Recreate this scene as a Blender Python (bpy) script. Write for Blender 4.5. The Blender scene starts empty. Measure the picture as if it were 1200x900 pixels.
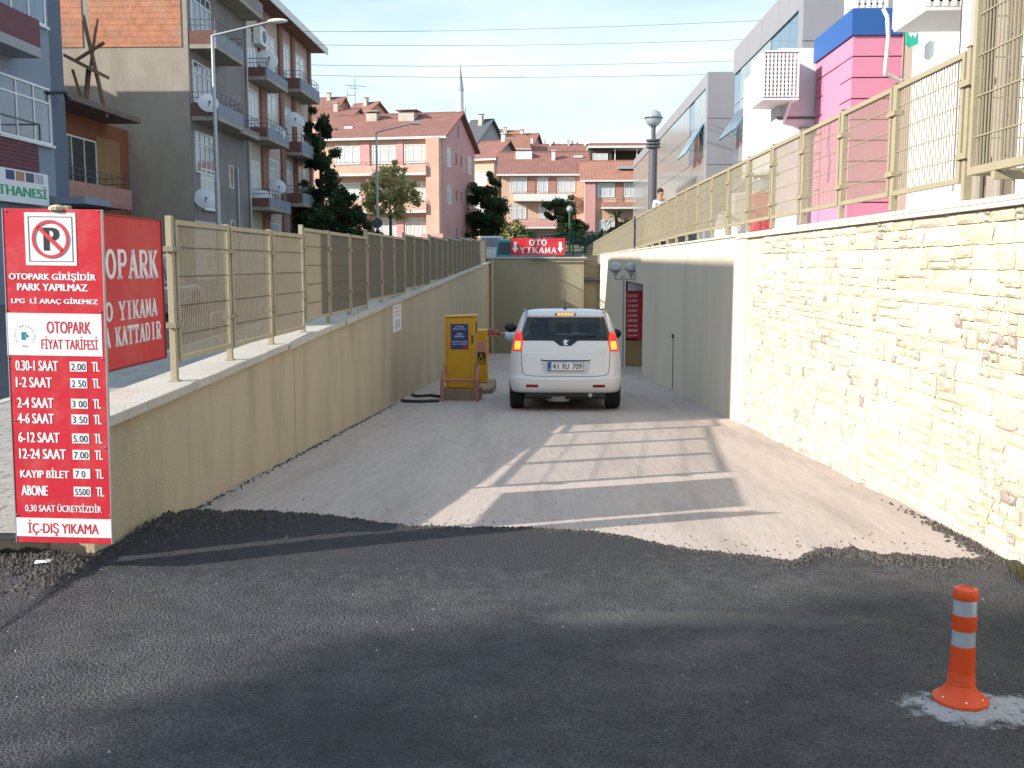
import bpy, bmesh, math, random
from mathutils import Vector, Matrix
R = math.radians
random.seed(7)
S = bpy.context.scene
COL = S.collection

# ------------------------------------------------------------------ camera
F = 1200.0; VX = 640.0; YH = 309.0; CH = 1.65
PITCH = math.atan((450 - YH) / F); YAW = math.atan((VX - 600) / F * math.cos(PITCH))
cam_d = bpy.data.cameras.new('camera'); cam = bpy.data.objects.new('camera', cam_d); COL.objects.link(cam)
cam_d.sensor_width = 36; cam_d.lens = 36; cam_d.clip_start = 0.05; cam_d.clip_end = 5000
cam.location = (0, 0, CH); cam.rotation_euler = (math.pi / 2 - PITCH, 0, YAW)
S.camera = cam

# ------------------------------------------------------------------ light
SUN_EL = R(24.8); SUN_TO = Vector((1, .45, 0)).normalized()          # horizontal travel of the light
w = bpy.data.worlds.new('World'); S.world = w; w.use_nodes = True
nt = w.node_tree; nt.nodes.clear()
wo = nt.nodes.new('ShaderNodeOutputWorld'); bg = nt.nodes.new('ShaderNodeBackground')
sky = nt.nodes.new('ShaderNodeTexSky'); sky.sky_type = 'NISHITA'; sky.sun_disc = False
sky.sun_elevation = SUN_EL; sky.sun_rotation = math.atan2(-SUN_TO.x, -SUN_TO.y)
sky.air_density = 1.0; sky.dust_density = 1.0; sky.ozone_density = 1.5; sky.altitude = 50
tc = nt.nodes.new('ShaderNodeTexCoord'); mp = nt.nodes.new('ShaderNodeMapping')
mp.inputs['Scale'].default_value = (1.1, 1.1, 4.0)
ns = nt.nodes.new('ShaderNodeTexNoise'); ns.inputs['Scale'].default_value = 2.2; ns.inputs['Detail'].default_value = 7; ns.inputs['Roughness'].default_value = .55
cr = nt.nodes.new('ShaderNodeValToRGB'); cr.color_ramp.elements[0].position = .44; cr.color_ramp.elements[1].position = .78
cr.color_ramp.elements[1].color = (.75, .75, .75, 1)
mx = nt.nodes.new('ShaderNodeMix'); mx.data_type = 'RGBA'
mx.inputs['B'].default_value = (5.3, 5.6, 5.95, 1)
nt.links.new(tc.outputs['Generated'], mp.inputs['Vector']); nt.links.new(mp.outputs[0], ns.inputs['Vector'])
hzs = nt.nodes.new('ShaderNodeSeparateXYZ'); nt.links.new(tc.outputs['Generated'], hzs.inputs[0])
hzr = nt.nodes.new('ShaderNodeMapRange'); hzr.inputs['From Min'].default_value = .26; hzr.inputs['From Max'].default_value = .02; hzr.inputs['To Max'].default_value = .8; nt.links.new(hzs.outputs['Z'], hzr.inputs['Value'])
hza = nt.nodes.new('ShaderNodeMath'); hza.operation = 'ADD'; hza.use_clamp = True; nt.links.new(hzr.outputs[0], hza.inputs[1])
nt.links.new(ns.outputs['Fac'], cr.inputs[0]); nt.links.new(cr.outputs[0], hza.inputs[0]); nt.links.new(hza.outputs[0], mx.inputs['Factor'])
thin = nt.nodes.new('ShaderNodeMix'); thin.data_type = 'RGBA'; thin.inputs['Factor'].default_value = .62; thin.inputs['B'].default_value = (2.75, 4.15, 5.3, 1)   # thin high veil over the whole sky
nt.links.new(sky.outputs[0], thin.inputs['A']); nt.links.new(thin.outputs['Result'], mx.inputs['A']); nt.links.new(mx.outputs['Result'], bg.inputs[0])
nt.links.new(bg.outputs[0], wo.inputs[0]); bg.inputs['Strength'].default_value = .132
sd = bpy.data.lights.new('sun', 'SUN'); sd.energy = 4.6; sd.angle = R(.5); sd.color = (1, .93, .82)
sun = bpy.data.objects.new('sun', sd); COL.objects.link(sun)
sv = Vector((SUN_TO.x * math.cos(SUN_EL), SUN_TO.y * math.cos(SUN_EL), -math.sin(SUN_EL)))
sun.rotation_euler = sv.to_track_quat('-Z', 'Y').to_euler(); sun.location = (-30, -15, 30)
S.view_settings.view_transform = 'Standard'; S.view_settings.look = 'None'
S.view_settings.exposure = 0.75; S.view_settings.gamma = 1; S.view_settings.use_curve_mapping = False
S.render.engine = 'CYCLES'; S.cycles.max_bounces = 6; S.cycles.transparent_max_bounces = 12
S.cycles.use_denoising = True

# ------------------------------------------------------------------ materials
MATS = {}
def mat(name, col, rough=.8, var=.12, scale=3.0, bump=0.0, bscale=40.0, metal=0.0, spec=.4, dark=None, dscale=1.2,
        damt=0.0, stretch=None, alpha=1.0, emis=None, estr=0.0, coat=0.0):
    if name in MATS: return MATS[name]
    m = bpy.data.materials.new(name); m.use_nodes = True; t = m.node_tree; N = t.nodes; L = t.links
    b = N['Principled BSDF']; b.inputs['Roughness'].default_value = rough; b.inputs['Metallic'].default_value = metal
    b.inputs['Specular IOR Level'].default_value = spec; b.inputs['Coat Weight'].default_value = coat
    g = N.new('ShaderNodeTexCoord'); mpn = N.new('ShaderNodeMapping'); L.new(g.outputs['Object'], mpn.inputs[0])
    if stretch: mpn.inputs['Scale'].default_value = stretch
    a = N.new('ShaderNodeTexNoise'); a.inputs['Scale'].default_value = scale; a.inputs['Detail'].default_value = 8; a.inputs['Roughness'].default_value = .65
    L.new(mpn.outputs[0], a.inputs['Vector'])
    r = N.new('ShaderNodeMapRange'); r.inputs['From Min'].default_value = .25; r.inputs['From Max'].default_value = .75
    r.inputs['To Min'].default_value = 1 - var; r.inputs['To Max'].default_value = 1 + var
    L.new(a.outputs['Fac'], r.inputs['Value'])
    v = N.new('ShaderNodeVectorMath'); v.operation = 'SCALE'; v.inputs[0].default_value = col[:3]; L.new(r.outputs[0], v.inputs['Scale'])
    src = v.outputs[0]
    if damt > 0:
        d = N.new('ShaderNodeTexNoise'); d.inputs['Scale'].default_value = dscale; d.inputs['Detail'].default_value = 10; d.inputs['Roughness'].default_value = .7
        L.new(mpn.outputs[0], d.inputs['Vector'])
        q = N.new('ShaderNodeMapRange'); q.inputs['From Min'].default_value = .48; q.inputs['From Max'].default_value = .72; q.inputs['To Max'].default_value = damt
        L.new(d.outputs['Fac'], q.inputs['Value'])
        k = N.new('ShaderNodeMix'); k.data_type = 'RGBA'; L.new(q.outputs[0], k.inputs['Factor']); L.new(src, k.inputs['A'])
        dk = dark or tuple(c * .5 for c in col[:3]); k.inputs['B'].default_value = (*dk, 1); src = k.outputs['Result']
    L.new(src, b.inputs['Base Color'])
    if bump > 0:
        h = N.new('ShaderNodeTexNoise'); h.inputs['Scale'].default_value = bscale; h.inputs['Detail'].default_value = 6
        L.new(g.outputs['Object'], h.inputs['Vector'])
        u = N.new('ShaderNodeBump'); u.inputs['Strength'].default_value = bump; u.inputs['Distance'].default_value = .02
        L.new(h.outputs['Fac'], u.inputs['Height']); L.new(u.outputs[0], b.inputs['Normal'])
    if alpha < 1: b.inputs['Alpha'].default_value = alpha
    if emis: b.inputs['Emission Color'].default_value = (*emis, 1); b.inputs['Emission Strength'].default_value = estr
    MATS[name] = m; return m

def bands(m, axis, freq, depth=.02, dark=.75, sharp=.12):
    """narrow recessed lines across one axis (roof tiles, brick courses far away)"""
    t = m.node_tree; N = t.nodes; L = t.links; b = N['Principled BSDF']
    g = N.new('ShaderNodeTexCoord'); s = N.new('ShaderNodeSeparateXYZ'); L.new(g.outputs['Object'], s.inputs[0])
    mu = N.new('ShaderNodeMath'); mu.operation = 'MULTIPLY'; mu.inputs[1].default_value = freq; L.new(s.outputs[axis], mu.inputs[0])
    fr = N.new('ShaderNodeMath'); fr.operation = 'FRACT'; L.new(mu.outputs[0], fr.inputs[0])
    gt = N.new('ShaderNodeMath'); gt.operation = 'LESS_THAN'; gt.inputs[1].default_value = sharp; L.new(fr.outputs[0], gt.inputs[0])
    old = b.inputs['Base Color'].links[0].from_socket
    k = N.new('ShaderNodeMix'); k.data_type = 'RGBA'; k.blend_type = 'MULTIPLY'; L.new(gt.outputs[0], k.inputs['Factor']); L.new(old, k.inputs['A'])
    k.inputs['B'].default_value = (dark, dark, dark, 1); L.new(k.outputs['Result'], b.inputs['Base Color'])
    return m

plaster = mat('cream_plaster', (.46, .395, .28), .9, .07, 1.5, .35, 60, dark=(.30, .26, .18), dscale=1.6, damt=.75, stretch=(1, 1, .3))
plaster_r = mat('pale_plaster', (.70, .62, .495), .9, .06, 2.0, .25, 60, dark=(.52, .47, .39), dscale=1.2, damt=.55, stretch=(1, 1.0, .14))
plaster_e = mat('end_plaster', (.27, .245, .175), .9, .08, 1.0, .25, 40, dark=(.33, .30, .20), dscale=.8, damt=.5)
cope_m = mat('coping_stone', (.50, .47, .42), .85, .14, 6, .4, 50, dark=(.30, .27, .24), dscale=3, damt=.6)
cope_w = mat('white_coping', (.60, .56, .49), .8, .06, 6, .2, 50)
wire_m = mat('wire_paint_shaded', (.185, .155, .11), .6, .1, 9); wire_l = mat('wire_paint_sunny', (.34, .30, .21), .6, .1, 9)  # same wire paint, shade and sun coloured in: darker left, lighter right
fence_m = mat('fence_paint', (.36, .315, .215), .55, .08, 9, .1, 80, spec=.4)
clamp_m = mat('clamp_metal', (.25, .23, .16), .6, .1, 20)
red_m = mat('sign_red', (.56, .018, .035), .5, .10, 6, dark=(.62, .14, .13), dscale=5, damt=.6)
red_b = mat('banner_red', (.58, .03, .035), .6, .12, 3, dark=(.62, .14, .12), dscale=2.2, damt=.6, stretch=(1, 1, .4))
white_m = mat('sign_white', (.78, .78, .80), .5, .04, 10, dark=(.62, .60, .58), dscale=5, damt=.3)
black_m = mat('sign_black', (.03, .03, .035), .5, .1)
blue_m = mat('sign_blue', (.04, .05, .17), .5, .1)
yellow_m = mat('yellow_enamel', (.66, .33, .015), .4, .06, 6, .05, 60, dark=(.42, .22, .03), dscale=4, damt=.3)
pinkred_m = mat('faded_red_paint', (.50, .17, .15), .6, .15, 20, dark=(.36, .22, .2), dscale=12, damt=.5)
rough_conc = mat('rough_concrete', (.30, .21, .15), .95, .2, 5, .5, 40)
orange_m = mat('orange_rubber', (.80, .085, .015), .45, .06, 12, .06, 60, dark=(.60, .10, .04), dscale=9, damt=.3)
refl_m = mat('reflective_band', (.62, .66, .72), .25, .12, 30, metal=.4)
car_white = mat('pearl_white_paint', (.74, .72, .72), .28, .01, 2, spec=.5, coat=.6)
dark_trim = mat('black_plastic', (.02, .02, .022), .5, .1, 20)
tyre_m = mat('tyre_rubber', (.025, .024, .023), .85, .15, 30, .2, 80)
rim_m = mat('alloy', (.5, .5, .52), .3, .05, metal=.8)
glass_m = mat('tinted_glass', (.010, .012, .016), .03, .02, spec=.7, alpha=.50)
chrome_m = mat('chrome', (.7, .7, .72), .15, .03, metal=1)
lamp_red = mat('tail_light_red', (.50, .02, .015), .2, .05, emis=(1, .06, .04), estr=.35)
lamp_amb = mat('lit_lamp', (.9, .30, .05), .3, .05, emis=(1, .26, .04), estr=1.5)
seat_m = mat('seat_fabric', (.10, .10, .11), .9, .2, 30)
skin_m = mat('skin', (.42, .22, .15), .6, .06, 20)
shirt_m = mat('pale_shirt', (.62, .66, .74), .8, .2, 25, dark=(.25, .3, .45), dscale=18, damt=.6)
hair_m = mat('dark_hair', (.02, .016, .014), .7, .2, 40)
pole_m = mat('galvanised', (.42, .44, .46), .5, .1, 8, metal=.5)
pole_dark = mat('dark_grey_paint', (.10, .10, .11), .5, .1, 8)
globe_m = mat('smoked_globe', (.40, .44, .48), .08, .05, spec=.7, alpha=.8)
win_white = mat('window_frame_white', (.80, .80, .80), .5, .04)
pane_m = mat('window_pane', (.10, .13, .17), .06, .6, .6, spec=.9)
pane_c = mat('curtained_pane', (.55, .56, .56), .25, .25, 2.5, spec=.6, stretch=(6, 6, .3))
pane_d = mat('dark_pane', (.03, .035, .04), .1, .3, spec=.7)
roof_m = bands(mat('red_tiles', (.27, .125, .10), .85, .22, 1.2, .8, 8, dark=(.17, .085, .07), dscale=2.5, damt=.5), 'X', 3.2, dark=.78, sharp=.25)
roof_o = bands(mat('orange_tiles', (.36, .17, .12), .85, .2, 1.2, .8, 8, dark=(.26, .12, .08), dscale=2.5, damt=.4), 'X', 3.2, dark=.8, sharp=.25)
trim_w = mat('white_trim', (.72, .70, .68), .7, .08)
def foliage(name, col, var=.5):
    m = mat(name, col, .6, var, 1.3, spec=.25); t = m.node_tree; N = t.nodes; L = t.links; b = N['Principled BSDF']
    tr = N.new('ShaderNodeBsdfTranslucent'); L.new(b.inputs['Base Color'].links[0].from_socket, tr.inputs['Color'])      # light passing through the leaves
    k = N.new('ShaderNodeMixShader'); k.inputs[0].default_value = .38; L.new(b.outputs[0], k.inputs[1]); L.new(tr.outputs[0], k.inputs[2]); L.new(k.outputs[0], N['Material Output'].inputs['Surface'])
    return m

# ------------------------------------------------------------------ helpers
def thing(name, label, cat, loc=(0, 0, 0), rz=0, group=None, rot=None):
    o = bpy.data.objects.new(name, None); COL.objects.link(o); o.empty_display_size = .2
    o.location = loc; o.rotation_euler = rot or (0, 0, rz); o['label'] = label; o['category'] = cat
    if group: o['group'] = group
    return o
def tag(o, label=None, cat=None, group=None, kind=None):
    if label: o['label'] = label
    if cat: o['category'] = cat
    if group: o['group'] = group
    if kind: o['kind'] = kind
    return o
class MB:
    def __init__(s, org=(0, 0, 0)): s.v = []; s.f = []; s.m = []; s.mi = 0; s.o = Vector(org); s.ms = []
    def use(s, m):
        if m not in s.ms: s.ms.append(m)
        s.mi = s.ms.index(m); return s
    def add(s, vs, fs):
        n = len(s.v); s.v += [Vector(v) - s.o for v in vs]
        for f in fs: s.f.append([n + i for i in f]); s.m.append(s.mi)
        return s
    def box(s, x0, x1, y0, y1, z0, z1):
        return s.hexa([(x0, y0), (x1, y0), (x1, y1), (x0, y1)], z0, z1)
    def hexa(s, pts, z0, z1):
        """prism over a polygon; z0, z1 numbers or lists per corner"""
        n = len(pts); a = z0 if isinstance(z0, (list, tuple)) else [z0] * n; b = z1 if isinstance(z1, (list, tuple)) else [z1] * n
        vs = [(p[0], p[1], a[i]) for i, p in enumerate(pts)] + [(p[0], p[1], b[i]) for i, p in enumerate(pts)]
        return s.add(vs, [list(range(n))[::-1], list(range(n, 2 * n))] + [[i, (i + 1) % n, n + (i + 1) % n, n + i] for i in range(n)])
    def slab(s, pts, d):
        """closed slab: polygon in 3-D extruded by vector d"""
        n = len(pts); d = Vector(d); P = [Vector(p) for p in pts]
        return s.add(P + [p + d for p in P], [list(range(n))[::-1], list(range(n, 2 * n))] + [[i, (i + 1) % n, n + (i + 1) % n, n + i] for i in range(n)])
    def tube(s, p, q, r, n=8, r2=None):
        p = Vector(p); q = Vector(q); r2 = r if r2 is None else r2; d = (q - p).normalized()
        a = d.orthogonal().normalized(); b = d.cross(a)
        vs = []
        for (c, rr) in ((p, r), (q, r2)):
            for i in range(n):
                t = 2 * math.pi * i / n; vs.append(c + a * math.cos(t) * rr + b * math.sin(t) * rr)
        return s.add(vs, [[i, (i + 1) % n, n + (i + 1) % n, n + i] for i in range(n)] + [list(range(n))[::-1], list(range(n, 2 * n))])
    def path(s, pts, r, n=8):
        for a, b in zip(pts, pts[1:]): s.tube(a, b, r, n)
        return s
    def lathe(s, prof, c=(0, 0, 0), n=20, sx=1, sy=1):
        c = Vector(c); vs = []
        for (r, z) in prof:
            for i in range(n):
                t = 2 * math.pi * i / n; vs.append(c + Vector((r * math.cos(t) * sx, r * math.sin(t) * sy, z)))
        fs = []
        for k in range(len(prof) - 1):
            for i in range(n): fs.append([k * n + i, k * n + (i + 1) % n, (k + 1) * n + (i + 1) % n, (k + 1) * n + i])
        fs.append(list(range(n))[::-1]); fs.append([(len(prof) - 1) * n + i for i in range(n)])
        return s.add(vs, fs)
    def ball(s, c, r, n=12, sz=1.0, sx=1, sy=1):
        prof = [(max(.001, r * math.sin(math.pi * k / (n // 2))), -r * sz * math.cos(math.pi * k / (n // 2))) for k in range(n // 2 + 1)]
        return s.lathe(prof, c, n, sx, sy)
    def mesh(s, name, mats=None, smooth=False):
        me = bpy.data.meshes.new(name); me.from_pydata([tuple(v) for v in s.v], [], s.f); me.update()
        ms = s.ms or ([mats] if not isinstance(mats, (list, tuple)) else mats)
        for m in ms: me.materials.append(m)
        if s.ms:
            for p, i in zip(me.polygons, s.m): p.material_index = i
        if smooth:
            for p in me.polygons: p.use_smooth = True
            try: me.set_sharp_from_angle(angle=R(40))
            except Exception: pass
        return me
    def build(s, name, mats=None, parent=None, loc=None, rot=None, smooth=False, bevel=0, seg=2):
        o = bpy.data.objects.new(name, s.mesh(name, mats, smooth)); COL.objects.link(o)
        if parent: o.parent = parent
        if loc is not None: o.location = loc
        if rot is not None: o.rotation_euler = rot
        if bevel:
            b = o.modifiers.new('bevel', 'BEVEL'); b.width = bevel; b.segments = seg; b.limit_method = 'ANGLE'; b.angle_limit = R(35)
        return o
def inst(name, me, parent, loc, rot=(0, 0, 0), scale=None):
    o = bpy.data.objects.new(name, me); COL.objects.link(o); o.parent = parent; o.location = loc; o.rotation_euler = rot
    if scale: o.scale = scale
    return o
# a point on the ray of the surveyed photograph at real distance Y
_fw = Vector((-math.sin(YAW) * math.cos(PITCH), math.cos(YAW) * math.cos(PITCH), -math.sin(PITCH)))
_rt = Vector((math.cos(YAW), math.sin(YAW), 0)); _up = _rt.cross(_fw)
def at(px, py, Y):
    d = _fw + _rt * ((px - 600) / F) - _up * ((py - 450) / F); return Vector((0, 0, CH)) + d * (Y / d.y)
def zat(px, py, Y): return at(px, py, Y).z
def xat(px, Y, py=309): return at(px, py, Y).x

def text(s, mtl, parent, x0, x1, z0, z1, y=-.004, name='lettering', bold=.012, th=.0015, rot=None, loc=None, shear=0):
    """flat lettering fitted in a box of the parent's xz plane, facing -y"""
    c = bpy.data.curves.new('t', 'FONT'); c.body = s; c.size = 1; c.offset = 0; c.align_x = 'LEFT'; c.resolution_u = 3; c.shear = shear
    t = bpy.data.objects.new('t', c); COL.objects.link(t); dg = bpy.context.evaluated_depsgraph_get(); dg.update()
    me = bpy.data.meshes.new_from_object(t.evaluated_get(dg)); bpy.data.objects.remove(t); bpy.data.curves.remove(c)
    xs = [v.co.x for v in me.vertices]; ys = [v.co.y for v in me.vertices]
    a, b, p, q = min(xs), max(xs), min(ys), max(ys)
    for v in me.vertices:
        v.co = Vector((x0 + (v.co.x - a) / (b - a) * (x1 - x0), y, z0 + (v.co.y - p) / (q - p) * (z1 - z0)))
    if bold > .012:                                                  # heavier stems: three passes side by side, each a hair in front
        d = (x1 - x0) / len(s) * min(.09, bold * 1.9); n0 = len(me.vertices); vs = [v.co.copy() for v in me.vertices]; fs = [list(p.vertices) for p in me.polygons]; q = (x1 - x0 - 2 * d) / (x1 - x0)
        V_ = []; F_ = []
        for k, dx in enumerate((0, d, -d)):
            V_ += [Vector(((v.x - (x0 + x1) / 2) * q + (x0 + x1) / 2 + dx, v.y - .00015 * k, v.z)) for v in vs]; F_ += [[i + k * n0 for i in f] for f in fs]
        me = bpy.data.meshes.new(name); me.from_pydata(V_, [], F_); me.update()
    me.materials.clear(); me.materials.append(mtl); me.name = name
    o = bpy.data.objects.new(name, me); COL.objects.link(o); o.parent = parent
    if loc is not None: o.location = loc
    if rot is not None: o.rotation_euler = rot
    return o
# slab-serif capitals from strokes, on a unit square
SERIF = {
 'T': ([((0, .92), (1, .92), .16), ((.5, .92), (.5, 0), .30)], [(.0, .80, .1), (1, .80, .1)], [.5]),
 'I': ([((.5, 1), (.5, 0), .34)], [], [.5]), }
def serif_word(word, mb, x0, x1, z0, z1, y, th=.004):
    n = len(word); W = (x1 - x0) / n; H = z1 - z0
    def P(i, u, v): return (x0 + W * (i + .04 + u * .92), z0 + H * v)
    def quad(i, a, b, c, d):
        p = [P(i, *q) for q in (a, b, c, d)]
        mb.slab([(q[0], y, q[1]) for q in p], (0, -th, 0))
    def bar(i, a, b, wd, kk=1.0):
        ax, ay = a; bx, by = b; asp = W * .92 / H
        dx, dy = (bx - ax) * asp, (by - ay); l = math.hypot(dx, dy); nx, ny = -dy / l * wd / 2, dx / l * wd / 2
        quad(i, (ax + nx / asp, ay + ny), (bx + nx / asp, by + ny), (bx - nx / asp, by - ny), (ax - nx / asp, ay - ny))
    def foot(i, u, v, wd=.34): quad(i, (u - wd / 2, v), (u + wd / 2, v), (u + wd / 2, v + .1), (u - wd / 2, v + .1))
    for i, ch in enumerate(word):
        if ch == 'O':
            k = 20
            for j in range(k):
                t0, t1 = 2 * math.pi * j / k, 2 * math.pi * (j + 1) / k
                o = [(.5 + .5 * math.cos(t), .5 + .5 * math.sin(t)) for t in (t0, t1)]
                q = [(.5 + .24 * math.cos(t), .5 + .36 * math.sin(t)) for t in (t0, t1)]
                quad(i, o[0], o[1], q[1], q[0])
        elif ch in 'TIİ':
            if ch == 'T': quad(i, (0, .84), (1, .84), (1, 1), (0, 1)); quad(i, (0, .7), (.12, .7), (.12, .84), (0, .84)); quad(i, (.88, .7), (1, .7), (1, .84), (.88, .84))
            quad(i, (.36, 0), (.64, 0), (.64, 1 if ch == 'I' else .84), (.36, 1 if ch == 'I' else .84)); foot(i, .5, 0, .6)
            if ch == 'I': foot(i, .5, .9, .6)
        elif ch == 'Y':
            bar(i, (.12, .96), (.5, .45), .24); bar(i, (.88, .96), (.5, .45), .14); quad(i, (.37, 0), (.63, 0), (.63, .48), (.37, .48))
            foot(i, .15, .9, .38); foot(i, .85, .9, .34); foot(i, .5, 0, .56)
        elif ch == 'K':
            quad(i, (.1, 0), (.36, 0), (.36, 1), (.1, 1)); bar(i, (.3, .38), (.84, .97), .13); bar(i, (.46, .58), (.86, .03), .26)
            foot(i, .22, 0, .46); foot(i, .22, .9, .46); foot(i, .82, .9, .34); foot(i, .84, 0, .36)
        elif ch == 'A':
            bar(i, (.14, .02), (.5, .98), .12); bar(i, (.5, .98), (.84, .02), .26); quad(i, (.28, .26), (.72, .26), (.72, .38), (.28, .38))
            foot(i, .14, 0, .34); foot(i, .84, 0, .38)
        elif ch == 'M':
            quad(i, (.06, 0), (.2, 0), (.2, 1), (.06, 1)); quad(i, (.74, 0), (.96, 0), (.96, 1), (.74, 1))
            bar(i, (.16, .96), (.5, .16), .22); bar(i, (.5, .16), (.8, .96), .1); foot(i, .13, 0, .3); foot(i, .85, 0, .3)
        elif ch in 'PRD':
            quad(i, (.1, 0), (.36, 0), (.36, 1), (.1, 1)); foot(i, .23, 0, .46); lo = .42 if ch in 'PR' else 0
            quad(i, (.36, .88), (.6, .88), (.6, 1), (.36, 1)); quad(i, (.36, lo), (.6, lo), (.6, lo + .12), (.36, lo + .12))
            c = (1 + lo) / 2; h = (1 - lo) / 2; k = 10
            for j in range(k):
                t0, t1 = -math.pi / 2 + math.pi * j / k, -math.pi / 2 + math.pi * (j + 1) / k
                quad(i, (.6 + .36 * math.cos(t0), c + h * math.sin(t0)), (.6 + .36 * math.cos(t1), c + h * math.sin(t1)),
                     (.6 + .12 * math.cos(t1), c + (h - .12) * math.sin(t1)), (.6 + .12 * math.cos(t0), c + (h - .12) * math.sin(t0)))
            if ch == 'R': bar(i, (.5, .46), (.86, .03), .24); foot(i, .86, 0, .28)

exec_order = []
# survey lines of the ramp
def xl(y): return -2.5 + .00667 * y
def xr(y): return 2.65 - .01167 * y
def ct(y): return .80 + .0262 * (y - 5.5)
def fz(y): return -.055 * (y - 6) if y > 6 else 0
def sz(y): return .10 + .026 * (y - 5.0) if y > 5 else max(0, .10 - .03 * (5 - y))      # street left of the ramp
def poly_sheet(name, m, xs, ys, zf, kind='structure', smooth=True, flip=False):
    mb = MB(); nx = len(xs); vs = [(x, y, zf(x, y)) for y in ys for x in xs]
    mb.add(vs, [[j * nx + i, j * nx + i + 1, (j + 1) * nx + i + 1, (j + 1) * nx + i] for j in range(len(ys) - 1) for i in range(nx - 1)])
    o = mb.build(name, m, smooth=smooth); tag(o, kind=kind); return o
def lin(a, b, n): return [a + (b - a) * i / n for i in range(n + 1)]
# ================================================================== ground
def speckle(m, scale, amt, col, size=.18, stains_and_shade=()):
    t = m.node_tree; N = t.nodes; L = t.links; b = N['Principled BSDF']
    g = N.new('ShaderNodeTexCoord'); v = N.new('ShaderNodeTexVoronoi'); v.inputs['Scale'].default_value = scale; L.new(g.outputs['Object'], v.inputs['Vector'])
    lt = N.new('ShaderNodeMapRange'); lt.inputs['From Min'].default_value = size; lt.inputs['From Max'].default_value = size * .6; lt.inputs['To Max'].default_value = 1; L.new(v.outputs['Distance'], lt.inputs['Value'])
    s = N.new('ShaderNodeSeparateColor'); L.new(v.outputs['Color'], s.inputs[0])
    th = N.new('ShaderNodeMath'); th.operation = 'LESS_THAN'; th.inputs[1].default_value = amt; L.new(s.outputs[0], th.inputs[0])
    mu = N.new('ShaderNodeMath'); mu.operation = 'MULTIPLY'; L.new(lt.outputs[0], mu.inputs[0]); L.new(th.outputs[0], mu.inputs[1])
    old = b.inputs['Base Color'].links[0].from_socket
    k = N.new('ShaderNodeMix'); k.data_type = 'RGBA'; L.new(mu.outputs[0], k.inputs['Factor']); L.new(old, k.inputs['A']); k.inputs['B'].default_value = (*col, 1)
    src = k.outputs['Result']
    for (cx, cy, rx, ry, c2, a2) in stains_and_shade:
        mp_ = N.new('ShaderNodeMapping'); mp_.inputs['Location'].default_value = (-cx / rx, -cy / ry, 0); mp_.inputs['Scale'].default_value = (1 / rx, 1 / ry, 0); L.new(g.outputs['Object'], mp_.inputs[0])
        ln = N.new('ShaderNodeVectorMath'); ln.operation = 'LENGTH'; L.new(mp_.outputs[0], ln.inputs[0])
        nz = N.new('ShaderNodeTexNoise'); nz.inputs['Scale'].default_value = 16; nz.inputs['Detail'].default_value = 8; nz.inputs['Roughness'].default_value = .7; L.new(g.outputs['Object'], nz.inputs['Vector'])
        ad = N.new('ShaderNodeMath'); ad.operation = 'MULTIPLY_ADD'; ad.inputs[1].default_value = 2.2; L.new(nz.outputs['Fac'], ad.inputs[0]); L.new(ln.outputs['Value'], ad.inputs[2])
        mr = N.new('ShaderNodeMapRange'); mr.inputs['From Min'].default_value = 2.15; mr.inputs['From Max'].default_value = 1.75; mr.inputs['To Max'].default_value = a2; L.new(ad.outputs[0], mr.inputs['Value'])
        k2 = N.new('ShaderNodeMix'); k2.data_type = 'RGBA'; L.new(mr.outputs[0], k2.inputs['Factor']); L.new(src, k2.inputs['A']); k2.inputs['B'].default_value = (*c2, 1); src = k2.outputs['Result']
    L.new(src, b.inputs['Base Color']); return m

BOL = (1.565, 3.745)
asph_m = mat('asphalt', (.056, .055, .062), .8, .40, 5, 0, dark=(.105, .098, .095), dscale=1.0, damt=.9)
def gravel(m, scales=((75, 1.0), (170, .7), (420, .4)), dist=.02, mixv=.55):
    t = m.node_tree; N = t.nodes; L = t.links; b = N['Principled BSDF']; g = N.new('ShaderNodeTexCoord'); prev = None; col = None
    for sc_, st in scales:
        v = N.new('ShaderNodeTexVoronoi'); v.inputs['Scale'].default_value = sc_; v.inputs['Randomness'].default_value = 1; L.new(g.outputs['Object'], v.inputs['Vector'])
        u = N.new('ShaderNodeBump'); u.invert = True; u.inputs['Strength'].default_value = st; u.inputs['Distance'].default_value = dist * 40 / sc_; L.new(v.outputs['Distance'], u.inputs['Height'])
        if prev: L.new(prev.outputs[0], u.inputs['Normal'])
        prev = u
        if sc_ == scales[1][0]:
            s_ = N.new('ShaderNodeSeparateColor'); L.new(v.outputs['Color'], s_.inputs[0]); mr = N.new('ShaderNodeMapRange'); mr.inputs['To Min'].default_value = 1 - mixv; mr.inputs['To Max'].default_value = 1 + mixv; L.new(s_.outputs[1], mr.inputs['Value'])
            old = b.inputs['Base Color'].links[0].from_socket; k = N.new('ShaderNodeVectorMath'); k.operation = 'SCALE'; L.new(old, k.inputs[0]); L.new(mr.outputs[0], k.inputs['Scale']); L.new(k.outputs[0], b.inputs['Base Color'])
    L.new(prev.outputs[0], b.inputs['Normal']); return m
gravel(asph_m)
asph_m = speckle(asph_m, 60, .045, (.34, .32, .31), size=.10)
asph_m = speckle(asph_m, 150, .10, (.30, .28, .27), stains_and_shade=[(-.9, 6.15, 3.2, 1.15, (.028, .028, .034), .75), (1.6, 5.9, 1.6, .5, (.035, .034, .036), .6), (-.6, 3.4, .5, .25, (.03, .03, .035), .5), (.7, 4.6, .9, .12, (.14, .13, .125), .5), (BOL[0] + .02, BOL[1] - .07, .26, .15, (.50, .52, .56), .9), (BOL[0] + .33, BOL[1] - .03, .20, .08, (.50, .52, .56), .85)])  # wide dark ellipse at the edge: fresh tar plus the shade band painted in
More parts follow.
